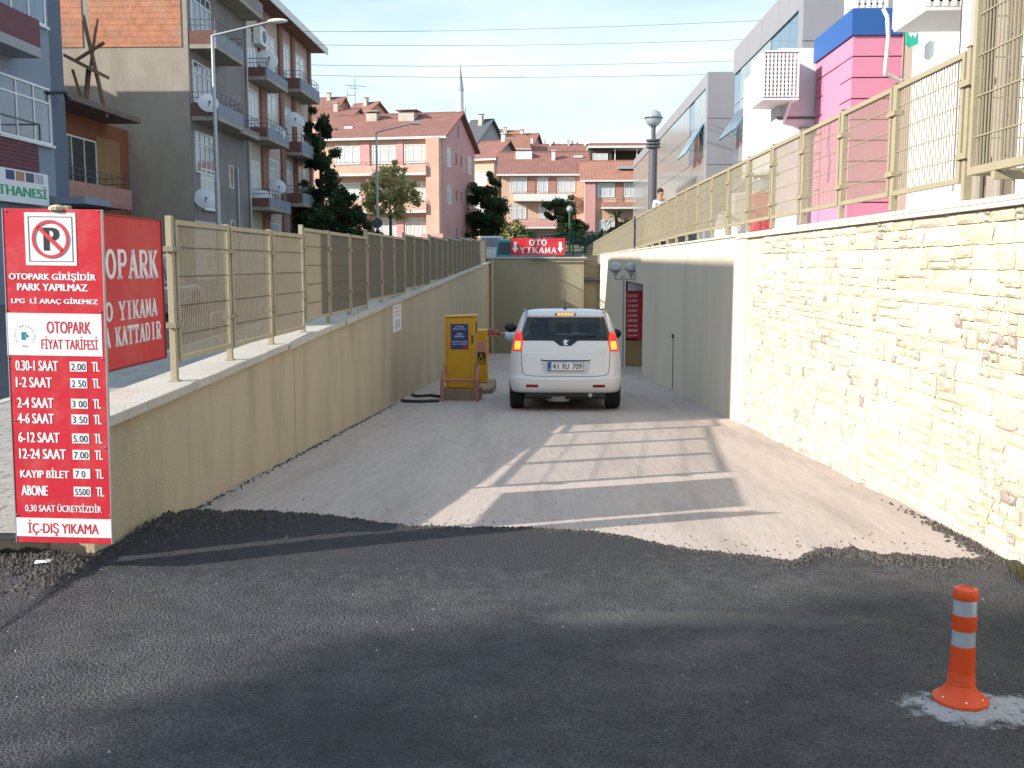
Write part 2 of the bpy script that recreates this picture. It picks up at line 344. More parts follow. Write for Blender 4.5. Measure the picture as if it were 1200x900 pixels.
ramp_m = speckle(mat('ramp_concrete', (.47, .39, .35), .9, .14, 9, .35, 60, dark=(.31, .255, .235), dscale=.8, damt=.8, stretch=(2.6, .30, 1)), 34, .10, (.20, .165, .14), size=.12)
paver_m = mat('paver_grey', (.34, .32, .30), .9, .2, 6, .4, 40, dark=(.2, .18, .16), dscale=2, damt=.5)
road_m = mat('street_asphalt', (.10, .10, .105), .9, .2, 4, .5, 60, dark=(.16, .15, .14), dscale=.4, damt=.6)
earth_m = mat('hill_earth', (.14, .14, .08), .95, .4, .4, dark=(.06, .09, .03), dscale=.15, damt=.8)
plaza_m = mat('plaza_concrete', (.42, .40, .37), .9, .12, 2, .2, 30)

def g0(px, py):
    d = at(px, py, 1.0) - Vector((0, 0, CH)); k = -CH / d.z; return (d.x * k, d.y * k)
edge_px = [(183, 612), (240, 611), (300, 608), (385, 610), (430, 615), (480, 620), (550, 621), (615, 621), (690, 625), (740, 632), (800, 646), (840, 650), (900, 659), (927, 665), (945, 656), (960, 652), (1000, 653), (1033, 660), (1100, 664), (1147, 663), (1193, 661)]
edge = [(-400, 5.2), (-9, 5.2), (-6, 5.55), (-3.4, 5.5), (-3.0, 5.55), (-2.75, 5.5), (-2.6, 5.38), (-2.47, 5.42), (-2.43, 6.25)] + [g0(*p) for p in edge_px] + [(2.75, 5.6), (3.5, 5.6)]
def ye(x):
    for (a, b), (c, d) in zip(edge, edge[1:]):
        if a <= x <= c: return b + (d - b) * (x - a) / (c - a)
    return 5.6
from mathutils import noise
def az(x, y):
    e = ye(x) - y
    h = .019 + .005 * noise.noise((x * 1.1, y * 1.1, 0)) + .004 * noise.noise((x * 16, y * 16, 3)) + .003 * noise.noise((x * 38, y * 38, 5))
    m = math.exp(-((x + 2.35) / 1.1) ** 2 - (e / .55) ** 2) * .045 + math.exp(-((x - 1.9) / .6) ** 2 - (e / .14) ** 2) * .035    # loose heaps by the wall end and the ramp edge
    k = min(1, max(0, 1.2 - e / .5)) if e < .6 else 0
    return h + m * (1 + .5 * noise.noise((x * 12, y * 12, 9))) + k * .004 * noise.noise((x * 24, y * 24, 7))
xs = lin(-400, -60, 5) + lin(-40, -6, 10) + lin(-5.5, -3.4, 20) + lin(-3.37, 3.05, 190) + [3.3]
ss = [0, .0, .012, .03] + lin(.05, 3.2, 95) + lin(3.4, 6, 10) + [8, 12, 30, 100, 400]
mb = MB(); nx = len(xs); vs = []
for j, s_ in enumerate(ss):
    for x in xs:
        jit = .018 * noise.noise((x * 9, 1, 1)) + .012 * noise.noise((x * 31, 2, 1)) if abs(x) < 4 and s_ < .3 else 0
        y = ye(x) - s_ + jit; z = az(x, y)
        if j == 0: z = -.05
        if j == 1: z = z - .012; 
        vs.append((x, y, z))
mb.add(vs, [[j * nx + i, (j + 1) * nx + i, (j + 1) * nx + i + 1, j * nx + i + 1] for j in range(len(ss) - 1) for i in range(nx - 1)])
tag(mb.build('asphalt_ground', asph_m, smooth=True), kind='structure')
poly_sheet('ramp', ramp_m, lin(-2.62, 4.6, 24), [4.8] + lin(6, 42.6, 60), lambda x, y: fz(y) + (.004 * noise.noise((x * 1.3, y * .8, 0))))
# street on the left: pavement, kerb, roadway
def hz(x, y):
    if y < 41.2: return sz(y)
    base = 1.0
    k = min(1, (y - 41.2) / 8); z = base * (1 - k) + 1.1 * k
    for a, b, c, d in ((50, 80, 0, 2.0), (80, 115, 2.0, 2.7), (115, 150, 2.7, 7.5), (150, 230, 7.5, 16), (230, 500, 16, 24)):
        if y > b: add = d
        elif y > a: return z + c + (d - c) * (y - a) / (b - a)
        else: break
    return z + (add if y > 80 else 0)
poly_sheet('street', road_m, lin(-400, -60, 6) + lin(-40, -5.26, 20), [4.9] + lin(5.3, 41.2, 30), lambda x, y: sz(y) - .02)
poly_sheet('pavement', paver_m, [-5.2, -4.5, -3.6, -2.84], [5.3] + lin(6, 41.2, 30), lambda x, y: sz(y) + .10)
mb = MB()
for i in range(30):
    y0, y1 = 5.3 + i * 1.2, 5.3 + (i + 1) * 1.2 - .01
    mb.hexa([(-5.32, y0), (-5.2, y0), (-5.2, y1), (-5.32, y1)], [sz(y0) - .1] * 4, [sz(y0) + .11, sz(y0) + .11, sz(y1) + .11, sz(y1) + .11])
tag(mb.build('kerb', cope_m, bevel=.01), kind='structure')
mb = MB(); py_ = 5.34; rr = 0
while py_ < 9.5:                                                    # pavers one can pick apart by the sign
    px_ = -5.18 + (rr % 2) * .1
    while px_ < -2.95:
        z = sz(py_) + .104 + random.uniform(0, .006)
        mb.box(px_, px_ + .192, py_, py_ + .094, z - .05, z); px_ += .2
    py_ += .1; rr += 1
tag(mb.build('paving_stones', paver_m), kind='stuff')
poly_sheet('hillside', earth_m, lin(-400, -60, 8) + lin(-50, 50, 26) + lin(60, 400, 8), [41.2, 41.25] + lin(43, 80, 10) + lin(90, 240, 20) + [400, 800, 2500], hz)
poly_sheet('plaza', plaza_m, [2.9, 4, 8, 20, 60, 400], [-400, -20, -2] + lin(0, 60, 12), lambda x, y: 2.0)

# loose asphalt crumbs along the torn edge
mb = MB(); rnd = random.Random(3)
def crumb(x, y, z, r):
    a = rnd.uniform(0, 3); p = []
    for k in range(5):
        t = a + k * 1.256; rr = r * rnd.uniform(.7, 1.2); p.append((x + rr * math.cos(t), y + rr * math.sin(t)))
    mb.add([(q[0], q[1], z - r * .3) for q in p] + [(x + rnd.uniform(-.3, .3) * r, y, z + r * rnd.uniform(.5, 1.0))], [[i, (i + 1) % 5, 5] for i in range(5)])
for _ in range(2600):
    x = rnd.uniform(-2.4, 2.55); y = ye(x) + rnd.gauss(-.02, .035); crumb(x, y, (az(x, y) if y < ye(x) else fz(y)) + .001, rnd.uniform(.004, .013))
for _ in range(1300):
    x = rnd.gauss(1.9, .28); y = ye(x) + rnd.gauss(-.03, .05); x = min(x, 2.5); crumb(x, y, (az(x, y) if y < ye(x) else fz(y)) + .002, rnd.uniform(.005, .016))
for _ in range(1700):
    x = rnd.gauss(-2.5, .45); y = ye(x) - abs(rnd.gauss(0, .22)); crumb(x, y, az(x, y) + .002, rnd.uniform(.006, .022))
for _ in range(520):
    y = 5.6 + abs(rnd.gauss(0, .7)); x = xr(y) - .02 - abs(rnd.gauss(0, .05)); crumb(x, y, fz(y) + .003, rnd.uniform(.005, .02))
for _ in range(260):
    x = rnd.uniform(-2, 2.4); y = ye(x) + abs(rnd.gauss(0, .35)); crumb(x, y, fz(y) + .002, rnd.uniform(.003, .009))
for _ in range(700):
    y = rnd.uniform(6.3, 16); x = xl(y) + .01 + abs(rnd.gauss(0, .03)); crumb(x, y, fz(y) + .003, rnd.uniform(.004, .014))
for _ in range(1500):
    x = rnd.uniform(-3.2, 2.5); y = rnd.uniform(2.4, 5.4); crumb(x, y, az(x, y) + .001, rnd.uniform(.003, .007))
tag(mb.build('asphalt_crumbs', mat('crumb', (.075, .066, .060), .95, .7, 30)), kind='stuff')
mb = MB()
for _ in range(110):
    x = rnd.uniform(-3.1, 2.5); y = rnd.uniform(2.6, 5.4); crumb(x, y, az(x, y) + .001, rnd.uniform(.002, .006))
tag(mb.build('pale_chips', mat('pale_chip', (.45, .42, .40), .9, .2, 30)), kind='stuff')
for (px, py, r, lb) in ((52, 673, .055, 'crumpled white paper scrap lying on the asphalt below the price board'), (16, 650, .03, 'small white litter scrap at the far left edge of the asphalt')):
    x, y = g0(px, py); mb = MB(); p = [(x + r * rnd.uniform(.7, 1.2) * math.cos(t * .785), y + r * .6 * rnd.uniform(.7, 1.2) * math.sin(t * .785), az(x, y) + rnd.uniform(.004, .03)) for t in range(8)]
    mb.add(p + [(x, y, az(x, y) + .028)], [[i, (i + 1) % 8, 8] for i in range(8)])
    tag(mb.build('paper_scrap', white_m), lb, 'litter')

# ================================================================== left retaining wall
WL = thing('retaining_wall', 'long cream plastered retaining wall left of the ramp with stone coping', 'wall', (-2.5, 5.45, 0))
O = WL.location
mb = MB(O); ys = [5.45] + lin(6.5, 41.0, 30)
prof = []
for y in ys: prof.append([(xl(y) - .03, y, fz(y) - .6), (xl(y) - .03, y, ct(y) - .065), (xl(y) - .28, y, ct(y) - .065), (xl(y) - .28, y, fz(y) - .6)])
vs = [p for q in prof for p in q]; fs = [[k * 4 + i, k * 4 + (i + 1) % 4, (k + 1) * 4 + (i + 1) % 4, (k + 1) * 4 + i][::-1] for k in range(len(ys) - 1) for i in range(4)] + [[0, 1, 2, 3], [(len(ys) - 1) * 4 + i for i in (3, 2, 1, 0)]]
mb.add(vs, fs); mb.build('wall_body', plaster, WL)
rnd = random.Random(5); y = 5.42; k = 0
while y < 41:
    L_ = rnd.uniform(.55, .8); y1 = min(y + L_, 41.1); j = rnd.uniform(-.012, .018); j2 = rnd.uniform(-.012, .018)
    pts = [(xl(y) + .02 + j, y), (xl(y) - .36, y), (xl(y1) - .36, y1 - .008), (xl(y1) + .02 + j2, y1 - .008)]
    mb = MB(O); mb.hexa(pts[::-1], [ct(y1) - .062, ct(y1) - .062, ct(y) - .062, ct(y) - .062], [ct(y1), ct(y1), ct(y), ct(y)][:4])
    mb.build('coping_slab', cope_m, WL, bevel=.006); y = y1; k += 1
for yj in (9.9, 15.9, 22.4, 29.0):
    mb = MB(O); mb.box(xl(yj) - .0299, xl(yj) - .0285, yj, yj + .012, fz(yj) - .1, ct(yj) - .066); mb.build('movement_joint', mat('joint_line', (.22, .19, .14), .95), WL)
mb = MB(O)                                                          # rough footing seen under the price board
mb.box(-3.35, -2.78, 5.5, 5.75, -.1, .12); mb.build('footing', mat('old_render', (.50, .44, .30), .95, .2, 4, .5, 30), WL, bevel=.02)

# ================================================================== left fence
def panel_mesh(L, H, f=.035, sp=.035, wr=.0034, nh=4, wm=None):
    a = MB(); a.box(0, L, -f / 2, f / 2, H - f, H); a.box(0, L, -f / 2, f / 2, 0, f); a.box(0, f, -f / 2, f / 2, f, H - f); a.box(L - f, L, -f / 2, f / 2, f, H - f)
    b = MB(); n = int((L - 2 * f) / sp)
    for i in range(n): 
        x = f + (i + .5) * (L - 2 * f) / n; b.box(x - wr, x + wr, -wr - .004, wr - .004, f - .002, H - f + .002)
    for i in range(nh):
        z = f + (i + .75) * (H - 2 * f) / (nh + .5); b.box(f - .002, L - f + .002, wr - .004, 3 * wr - .004, z - wr, z + wr)
    return a.mesh('panel_frame', fence_m), b.mesh('wire_mesh', wm or wire_m)
FL = thing('mesh_fence', 'beige welded mesh fence standing on the coping of the left ramp wall', 'fence', (-2.6, 7, .86))
O = FL.location
SP = 1.228; XF = -.12
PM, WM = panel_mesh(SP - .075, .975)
ang = math.atan(.00667)
for k in range(28):
    y = 6.99 + k * SP; g = k // 3; top = 1.95 + .072 * g
    x = xl(y) + XF; zc = ct(y)
    pt = top + .012 if k % 3 else 1.95 + .072 * g + .025
    if k % 3 == 0 and k: pt = top + .03
    mb = MB(O); mb.box(x - .022, x + .022, y - .022, y + .022, zc, pt); mb.box(x - .035, x + .035, y - .035, y + .035, zc, zc + .008)
    po = mb.build('post', fence_m, FL, bevel=.003)
    for dz in (.20, .72):
        cz = top - dz; mb = MB(O); mb.box(x - .028, x + .045, y - .075, y + .075, cz - .018, cz + .018); mb.build('clamp', clamp_m, po)
    if k < 27:
        f_ = inst('mesh_panel', PM, FL, Vector((xl(y + .0375) + XF + .012, y + .0375, top - .975)) - O, (0, 0, math.pi / 2 - ang))
        inst('wire_mesh', WM, f_, (0, 0, 0))
mb = MB(O); x = xl(5.5) + XF; mb.box(x - .022, x + .022, 5.48, 5.524, ct(5.5), 1.96); mb.build('post', fence_m, FL, bevel=.003)

# red banner fixed to the fence
BN = thing('red_banner', 'red banner with faded white serif lettering fixed to the left fence behind the price board', 'banner', (xl(6.1) + XF + .05, 5.42, 1.0), math.pi / 2 - ang)
Lb = 1.25
mb = MB(); mb.box(0, Lb, -.006, .006, .04, .925); mb.build('sheet', red_b, BN)
mb = MB(); mb.box(-.01, Lb + .01, -.012, .02, .925, .937); mb.box(Lb, Lb + .014, -.012, .02, .03, .925); mb.box(-.01, Lb, -.012, .02, .028, .04); mb.build('edge_frame', mat('red_edge', (.22, .02, .02), .6), BN)
mb = MB(); serif_word('OTOPARK', mb, .07, 1.18, .56, .735, -.0065, .002); mb.build('lettering', white_m, BN)
mb = MB(); serif_word('OTO', mb, .14, .47, .315, .43, -.0065, .002); mb.build('lettering', white_m, BN); mb = MB(); serif_word('YIKAMA', mb, .55, 1.14, .315, .43, -.0065, .002); mb.build('lettering', white_m, BN)
mb = MB(); serif_word('ARKA', mb, .04, .42, .165, .28, -.0065, .002); mb.build('lettering', white_m, BN); mb = MB(); serif_word('KATTADIR', mb, .48, 1.19, .165, .28, -.0065, .002); mb.build('lettering', white_m, BN)

# ================================================================== price board
YS = 5.2
tl, tr, bl, br = at(3, 245, YS), at(118, 245, YS), at(20, 636, YS), at(131, 636, YS)
PB = thing('price_board', 'tall narrow red and white parking price board standing before the end of the left wall', 'sign', ((bl.x + br.x) / 2, YS, bl.z), 0)
Wd = (tr.x - tl.x + br.x - bl.x) / 2; Hh = tl.z - bl.z; lean = math.atan(((tl.x + tr.x) / 2 - (bl.x + br.x) / 2) / Hh); PB.rotation_euler = (0, lean, 0)
def U(x, y): v = (y - 30) / 782; return ((x - (5 + 35 * v)) / (238 - 16 * v) - .5) * Wd
def V(y): return Hh * (1 - (y - 30) / 782)
mb = MB(); mb.box(-Wd / 2, Wd / 2, 0, .012, 0, Hh); mb.build('red_board', red_m, PB, bevel=.002)
mb = MB(); mb.box(-Wd / 2 - .004, -Wd / 2, -.003, .02, 0, Hh); mb.box(Wd / 2, Wd / 2 + .004, -.003, .02, 0, Hh); mb.build('edge_strip', pole_m, PB)
mb = MB(); mb.box(-.05, .05, .021, .06, .04, Hh * .9); mb.build('support_post', fence_m, PB)
def plate(x0, x1, y0, y1, m, nm, y=-.002, th=.002):
    mb = MB(); a = U(x0, (y0 + y1) / 2); b = U(x1, (y0 + y1) / 2); mb.box(a, b, y, y + th - .0001, V(y1), V(y0)); return mb.build(nm, m, PB)
plate(60, 183, 38, 158, white_m, 'white_square')
# no-parking symbol
cx, cz, rr_ = (U(60, 98) + U(183, 98)) / 2, V(98), .062
mb = MB()
def ring(mb, cx, cz, r0, r1, y, n=40, th=.0015):
    for j in range(n):
        a, b = 2 * math.pi * j / n, 2 * math.pi * (j + 1) / n
        mb.slab([(cx + r * math.cos(t), y, cz + r * math.sin(t)) for r, t in ((r0, a), (r1, a), (r1, b), (r0, b))], (0, -th, 0))
k = (U(183, 98) - U(60, 98)) / 123
s_ = 53 * k; lw = .0022
for (a, b, c, d) in ((-s_, s_, s_ - lw, s_), (-s_, s_, -s_, -s_ + lw), (-s_, -s_ + lw, -s_, s_), (s_ - lw, s_, -s_, s_)): mb.box(cx + a, cx + b, -.004, -.0025, cz + c, cz + d)
mb.build('thin_border', black_m, PB)
text('P', black_m, PB, cx - 17 * k, cx + 22 * k, cz - 27 * k, cz + 27 * k, -.0035, bold=.05)
mb = MB(); ring(mb, cx, cz, 38 * k, 45 * k, -.0045)
d_ = 40 * k * .7071; e_ = 4.5 * k * .7071
mb.slab([(cx - d_ - e_, -.0045, cz + d_ - e_), (cx + d_ - e_, -.0045, cz - d_ - e_), (cx + d_ + e_, -.0045, cz - d_ + e_), (cx - d_ + e_, -.0045, cz + d_ + e_)], (0, -.0015, 0))
mb.build('prohibition_ring', mat('ring_red', (.62, .05, .06), .5), PB)
def T(s, x0, x1, y0, y1, m=white_m, bold=.045, y=-.0015): 
    ym = (y0 + y1) / 2; return text(s, m, PB, U(x0, ym), U(x1, ym), V(y1), V(y0), y, bold=bold)
T('OTOPARK GİRİŞİDİR', 20, 230, 172, 195); T('PARK YAPILMAZ', 40, 210, 200, 216); T('LPG  Lİ ARAÇ GİREMEZ', 26, 235, 231, 248)
plate(15, 243, 268, 366, white_m, 'white_panel')
T('OTOPARK', 111, 217, 286, 314, red_m, .02, -.003); T('FİYAT TARİFESİ', 98, 233, 320, 351, red_m, .02, -.003)
em = mat('emblem_teal', (.03, .22, .28), .5)
mb = MB(); ex, ez = U(59, 322), V(321); r_ = .02
mb.slab([(ex - r_ * .9, -.0025, ez - r_), (ex + r_ * .2, -.0025, ez - r_), (ex - r_ * .1, -.0025, ez), (ex + r_ * .4, -.0025, ez + r_), (ex - r_ * .9, -.0025, ez + r_)], (0, -.001, 0))
mb.slab([(ex + r_ * .2, -.0025, ez - r_ * .5), (ex + r_ * 1.1, -.0025, ez), (ex + r_ * .3, -.0025, ez + r_ * .6)], (0, -.001, 0)); mb.build('emblem', em, PB)
for i, ch in enumerate('İZMİT BELEDİYESİ'):
    if ch == ' ': continue
    a = R(215 - i * 16.6); q = .052
    text(ch, black_m, PB, -.0035, .0035, -.0045, .0045, 0, rot=(0, -(a - math.pi / 2), 0), loc=(ex + q * math.cos(a), -.0025, ez + q * math.sin(a)), th=.001)
T('1922', 52, 67, 343, 347, black_m, 0, -.003)
rows = [('0.30-1 SAAT', '2.00', 36, 138, 390), ('1-2 SAAT', '2 50', 37, 123, 429), ('2-4 SAAT', '3 00', 40, 127, 477), ('4-6 SAAT', '3 50', 41, 128, 514), ('6-12 SAAT', '5.00', 43, 141, 559), ('12-24 SAAT', '7.00', 45, 156, 598), ('KAYIP BİLET', '7 0', 47, 163, 643), ('ABONE', '5500', 50, 113, 686)]
for a, p, x0, x1, yc in rows:
    T(a, x0, x1, yc - 12, yc + 12 if 'İ' not in a else yc + 12, bold=.055)
    o = (yc - 390) / 296 * 8
    plate(166 + o, 206 + o, yc - 11, yc + 12, white_m, 'price_plate')
    T(p, (169 if len(p) > 3 else 171) + o, (203 if len(p) > 3 else 194) + o, yc - 7, yc + 9, black_m, 0, -.0035)
    T('TL', 218 + o, 237 + o, yc - 11, yc + 11, bold=.06)
T('0,30 SAAT ÜCRETSİZDİR', 59, 239, 715, 739, bold=.03)
plate(38, 261, 752, 797, white_m, 'white_panel'); T('İÇ-DIŞ YIKAMA', 66, 232, 756, 795, red_m, .02, -.003)
for (x, y) in ((12, 36), (236, 34), (14, 262), (240, 262), (20, 373), (244, 372), (34, 520), (248, 580), (40, 745), (258, 742)):
    mb = MB(); mb.lathe([(.0045, 0), (.0045, .003), (.002, .005)], n=8); mb.build('screw', chrome_m, PB, loc=(U(x, y), -.0015, V(y)), rot=(R(90), 0, 0))
mb = MB(); mb.ball((0, 0, 0), .045, 10, .5); mb.build('foam_cap', mat('foam', (.5, .42, .28), .9, .2, 30, .5, 60), PB, loc=(.02, .02, Hh + .002))

# ================================================================== right retaining wall
WR = thing('retaining_wall', 'right retaining wall of the ramp, stone clad nearer and pale plaster further down', 'wall', (2.6, 5, 0))
O = WR.location
def wallseg(mb, y0, y1, z0f, z1, n=1, dx=0, th=.35):
    for a, b in zip(lin(y0, y1, n), lin(y0, y1, n)[1:]):
        mb.hexa([(xr(a) + dx, a), (xr(a) + dx + th, a), (xr(b) + dx + th, b), (xr(b) + dx, b)], [z0f(a), z0f(a), z0f(b), z0f(b)], z1)
mb = MB(O); wallseg(mb, 13.0, 25.1, lambda y: fz(y) - .4, 2.0, 10); wallseg(mb, 29.7, 41.6, lambda y: fz(y) - .4, 2.0, 8)
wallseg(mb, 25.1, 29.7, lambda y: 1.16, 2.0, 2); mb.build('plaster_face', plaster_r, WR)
mb = MB(O); wallseg(mb, -1.5, 13.0, lambda y: min(fz(y), 0) - .4, 1.995, 10, .030); mb.build('mortar_backing', mat('mortar', (.58, .53, .43), .95, .12, 8, .5, 50), WR)
mb = MB(O); wallseg(mb, -1.5, 41.6, lambda y: 2.0, 2.03, 30, -.025, .40); mb.build('coping', cope_w, WR)
mb = MB(O); wallseg(mb, 4.6, 13.6, lambda y: 1.97, 1.998, 1, -.02, .05); mb.build('drip_edge', cope_w, WR)
# stones
tints = [(.60, .54, .41), (.63, .58, .46), (.57, .505, .375), (.61, .555, .43), (.54, .49, .39), (.40, .33, .29), (.48, .41, .34), (.34, .285, .265)]
smat = [mat('stone_%d' % i, c, .9, .10, 2.2, .5, 9, dark=tuple(q * .82 for q in c), dscale=2.5, damt=.35) for i, c in enumerate(tints)]
def stone_shape(rnd):
    ins = .02; vs = []; g = []
    for j in range(4):
        for i in range(4):
            u, v = i / 3, j / 3; e = (i in (0, 3)) or (j in (0, 3))
            uu = ins + u * (1 - 2 * ins) + (rnd.uniform(-.035, .035) if not e else rnd.uniform(-.025, .02)); vv = ins * 1.4 + v * (1 - 2.8 * ins) + rnd.uniform(-.05, .04)
            g.append((uu, -(rnd.uniform(.35, .7) if e else rnd.uniform(.7, 1.0)), vv))
    c = [(0, 0, 0), (1, 0, 0), (1, 0, 1), (0, 0, 1)]
    vs = g + c; f = [[j * 4 + i, j * 4 + i + 1, (j + 1) * 4 + i + 1, (j + 1) * 4 + i] for j in range(3) for i in range(3)]
    f += [[16, 17, 3, 2, 1, 0], [17, 18, 15, 11, 7, 3], [18, 19, 12, 13, 14, 15], [19, 16, 0, 4, 8, 12]]
    return vs, f
rnd = random.Random(11)
shapes = [stone_shape(rnd) for _ in range(9)]
smesh = {}
def get_stone(k, t):
    if (k, t) not in smesh:
        me = bpy.data.meshes.new('stone'); me.from_pydata(shapes[k][0], [], shapes[k][1]); me.update(); me.materials.append(smat[t]); smesh[(k, t)] = me
    return smesh[(k, t)]
blocks = []
z = -.33
while z < 1.95:
    # a band of real stones, its joints shared with the band above only by chance
    h = rnd.choice([.085, .10, .115, .13, .15]); h = min(h, 1.965 - z)
    if h < .04: break
    y = 3.9 + rnd.uniform(0, .3)
    while True:
        yend = 11.75 + (1.95 - z) * .92 + rnd.uniform(-.35, .3)
        if y > yend: break
        L_ = rnd.choice([.10, .16, .22, .28, .34, .44, .55]) * rnd.uniform(.85, 1.2); t = rnd.choices(range(5), [5, 5, 3, 4, 2])[0]
        if rnd.random() < .17: L_ = rnd.uniform(.06, .11); t = rnd.choice([5, 6, 6, 7])
        hole = 11.0 < y < 11.5 and 1.2 < z < 1.75
        if z + h > fz(y) - .02 and not hole:
            if t >= 5: q = rnd.uniform(.4, .62); lo = rnd.random() < .5; blocks.append((y, z + (0 if lo else h * (1 - q)), L_, h * q, t)); blocks.append((y, z + (h * q if lo else 0), L_, h * (1 - q), rnd.randrange(5)))
            elif h > .11 and rnd.random() < .38:
                hh = h * rnd.uniform(.35, .6); blocks.append((y, z, L_, hh, t)); 
                if rnd.random() < .5: blocks.append((y, z + hh, L_ * .55, h - hh, rnd.randrange(5))); blocks.append((y + L_ * .55, z + hh, L_ * .45, h - hh, rnd.choice([0, 1, 2, 6])))
                else: blocks.append((y, z + hh, L_, h - hh, rnd.randrange(5)))
            else: blocks.append((y, z, L_, h, t))
        y += L_
    z += h
blocks = [b for b in blocks if b[1] + b[3] > fz(b[0]) + .0]
blocks.sort(key=lambda b: -(b[2] * b[3] / max(b[0], 4.9) ** 3 if b[0] + b[2] > 4.75 else 0))
rest = MB(O); gp = .0045
for i, (y, z, L_, h, t) in enumerate(blocks):
    k = rnd.randrange(len(shapes)); pr = rnd.uniform(.024, .042); bx = xr(y) + .032
    # wall faces -x: local x of the stone runs along -y
    if i < 290:
        inst('stone', get_stone(k, t), WR, Vector((bx, y + L_ - gp, z + gp)) - O, (0, 0, -math.pi / 2 + .0117), (L_ - 2 * gp, pr, h - 2 * gp))
    else:
        rest.use(smat[t]); M_ = Matrix.Translation((bx, y + L_ - gp, z + gp)) @ Matrix.Rotation(-math.pi / 2 + .0117, 4, 'Z') @ Matrix.Diagonal((L_ - 2 * gp, pr, h - 2 * gp, 1))
        rest.add([M_ @ Vector(v) for v in shapes[k][0]], shapes[k][1])
tag(rest.build('far_stones', parent=WR), kind='stuff')
print('stones', len(blocks))
# recess with the second price list
mb = MB(O); mb.hexa([(2.302, 29.7), (4.4, 29.7), (4.4, 29.9), (2.302, 29.9)], -1.9, 1.19); mb.hexa([(4.2, 25.1), (4.4, 25.1), (4.4, 29.7), (4.2, 29.7)], -1.7, 1.19)
mb.hexa([(xr(25.1) + .35, 24.9), (4.2, 24.9), (4.2, 25.1), (xr(25.1) + .35, 25.1)], -1.6, 1.19); mb.build('recess_wall', plaster_r, WR)
mb = MB(O); mb.hexa([(xr(25.1) + .35, 24.9), (4.4, 24.9), (4.4, 29.9), (xr(29.9) + .35, 29.9)], 1.19, 1.24); mb.build('recess_ceiling', dark_trim, WR)
mb = MB(O); mb.hexa([(2.30, 29.62), (3.2, 29.62), (3.2, 29.7), (2.30, 29.7)], -1.5, -.55); mb.build('tan_door_panel', mat('tan_paint', (.42, .27, .13), .7, .12, 5), WR)
mb = MB(O); mb.box(2.19, 2.24, 29.4, 29.46, -1.4, 1.35); mb.build('conduit', pole_m, WR)
mb = MB(O); mb.box(xr(19.5) - .012, xr(19.5), 19.5, 19.512, -.74, .25); mb.box(xr(19.5) - .03, xr(19.5), 19.46, 19.55, .25, .32); mb.build('cable', black_m, WR)
mb = MB(O); mb.lathe([(.05, 0), (.05, .01), (.02, .012)], n=14); mb.build('drain_cap', pole_m, WR, loc=Vector((xr(12.4), 12.4, 1.45)) - O, rot=(0, -math.pi / 2, 0))
PL = thing('price_list', 'small red price list panel hanging in the recess of the right wall', 'sign', (2.74, 29.55, -.5))
mb = MB(); mb.box(-.44, .30, -.01, .01, 0, 1.36); mb.build('red_board', red_m, PL); mb = MB(); mb.box(-.40, .30, .0, .012, 1.38, 1.62); mb.build('pale_header', white_m, PL)
for r_, (a, b) in enumerate([('0.30-1 SAAT', '2.00 TL'), ('1-2 SAAT', '2.50 TL'), ('2-4 SAAT', '3.00 TL'), ('4-6 SAAT', '3.50 TL'), ('6-12 SAAT', '5.00 TL'), ('12-24 SAAT', '7.00 TL'), ('KAYIP BİLET', '7.0 TL'), ('ABONE', '55 TL'), ('İÇ-DIŞ YIKAMA', '15 TL')]):
    z = 1.24 - r_ * .142; text(a, white_m, PL, -.40, -.10, z - .04, z + .035, -.011, bold=.03); text(b, white_m, PL, .04, .25, z - .04, z + .035, -.011, bold=.03)

# end wall
WE = thing('retaining_wall', 'plain drab end wall closing the bottom of the ramp below the car wash sign', 'wall', (0, 41.2, -1.9))
O = WE.location
mb = MB(O); mb.box(-2.34, 1.42, 41.1, 41.5, -2.6, 1.86); mb.build('wall_body', plaster_e, WE)
mb = MB(O); mb.box(1.42, 2.6, 41.6, 42.0, -2.6, 1.98); mb.box(1.424, 1.5, 41.1, 41.6, -2.6, 1.97); mb.build('side_return', plaster_e, WE)
mb = MB(O); mb.box(-2.34, 1.6, 41.04, 41.55, 1.86, 1.915); mb.build('coping', cope_m, WE)
mb = MB(O); mb.box(-2.2, -2.08, 40.9, 41.1, -2.5, 1.80); mb.build('corner_pilaster', plaster, WE)
mb = MB(O); mb.path([(-.6, 40.98, 1.80), (1.95, 40.98, 1.80), (1.98, 41.2, 1.80), (2.02, 41.3, 1.35)], .03, 8); mb.path([(1.40, 41.45, 1.0), (1.98, 41.45, .98)], .07, 8); mb.build('pipe', pole_dark, WE)
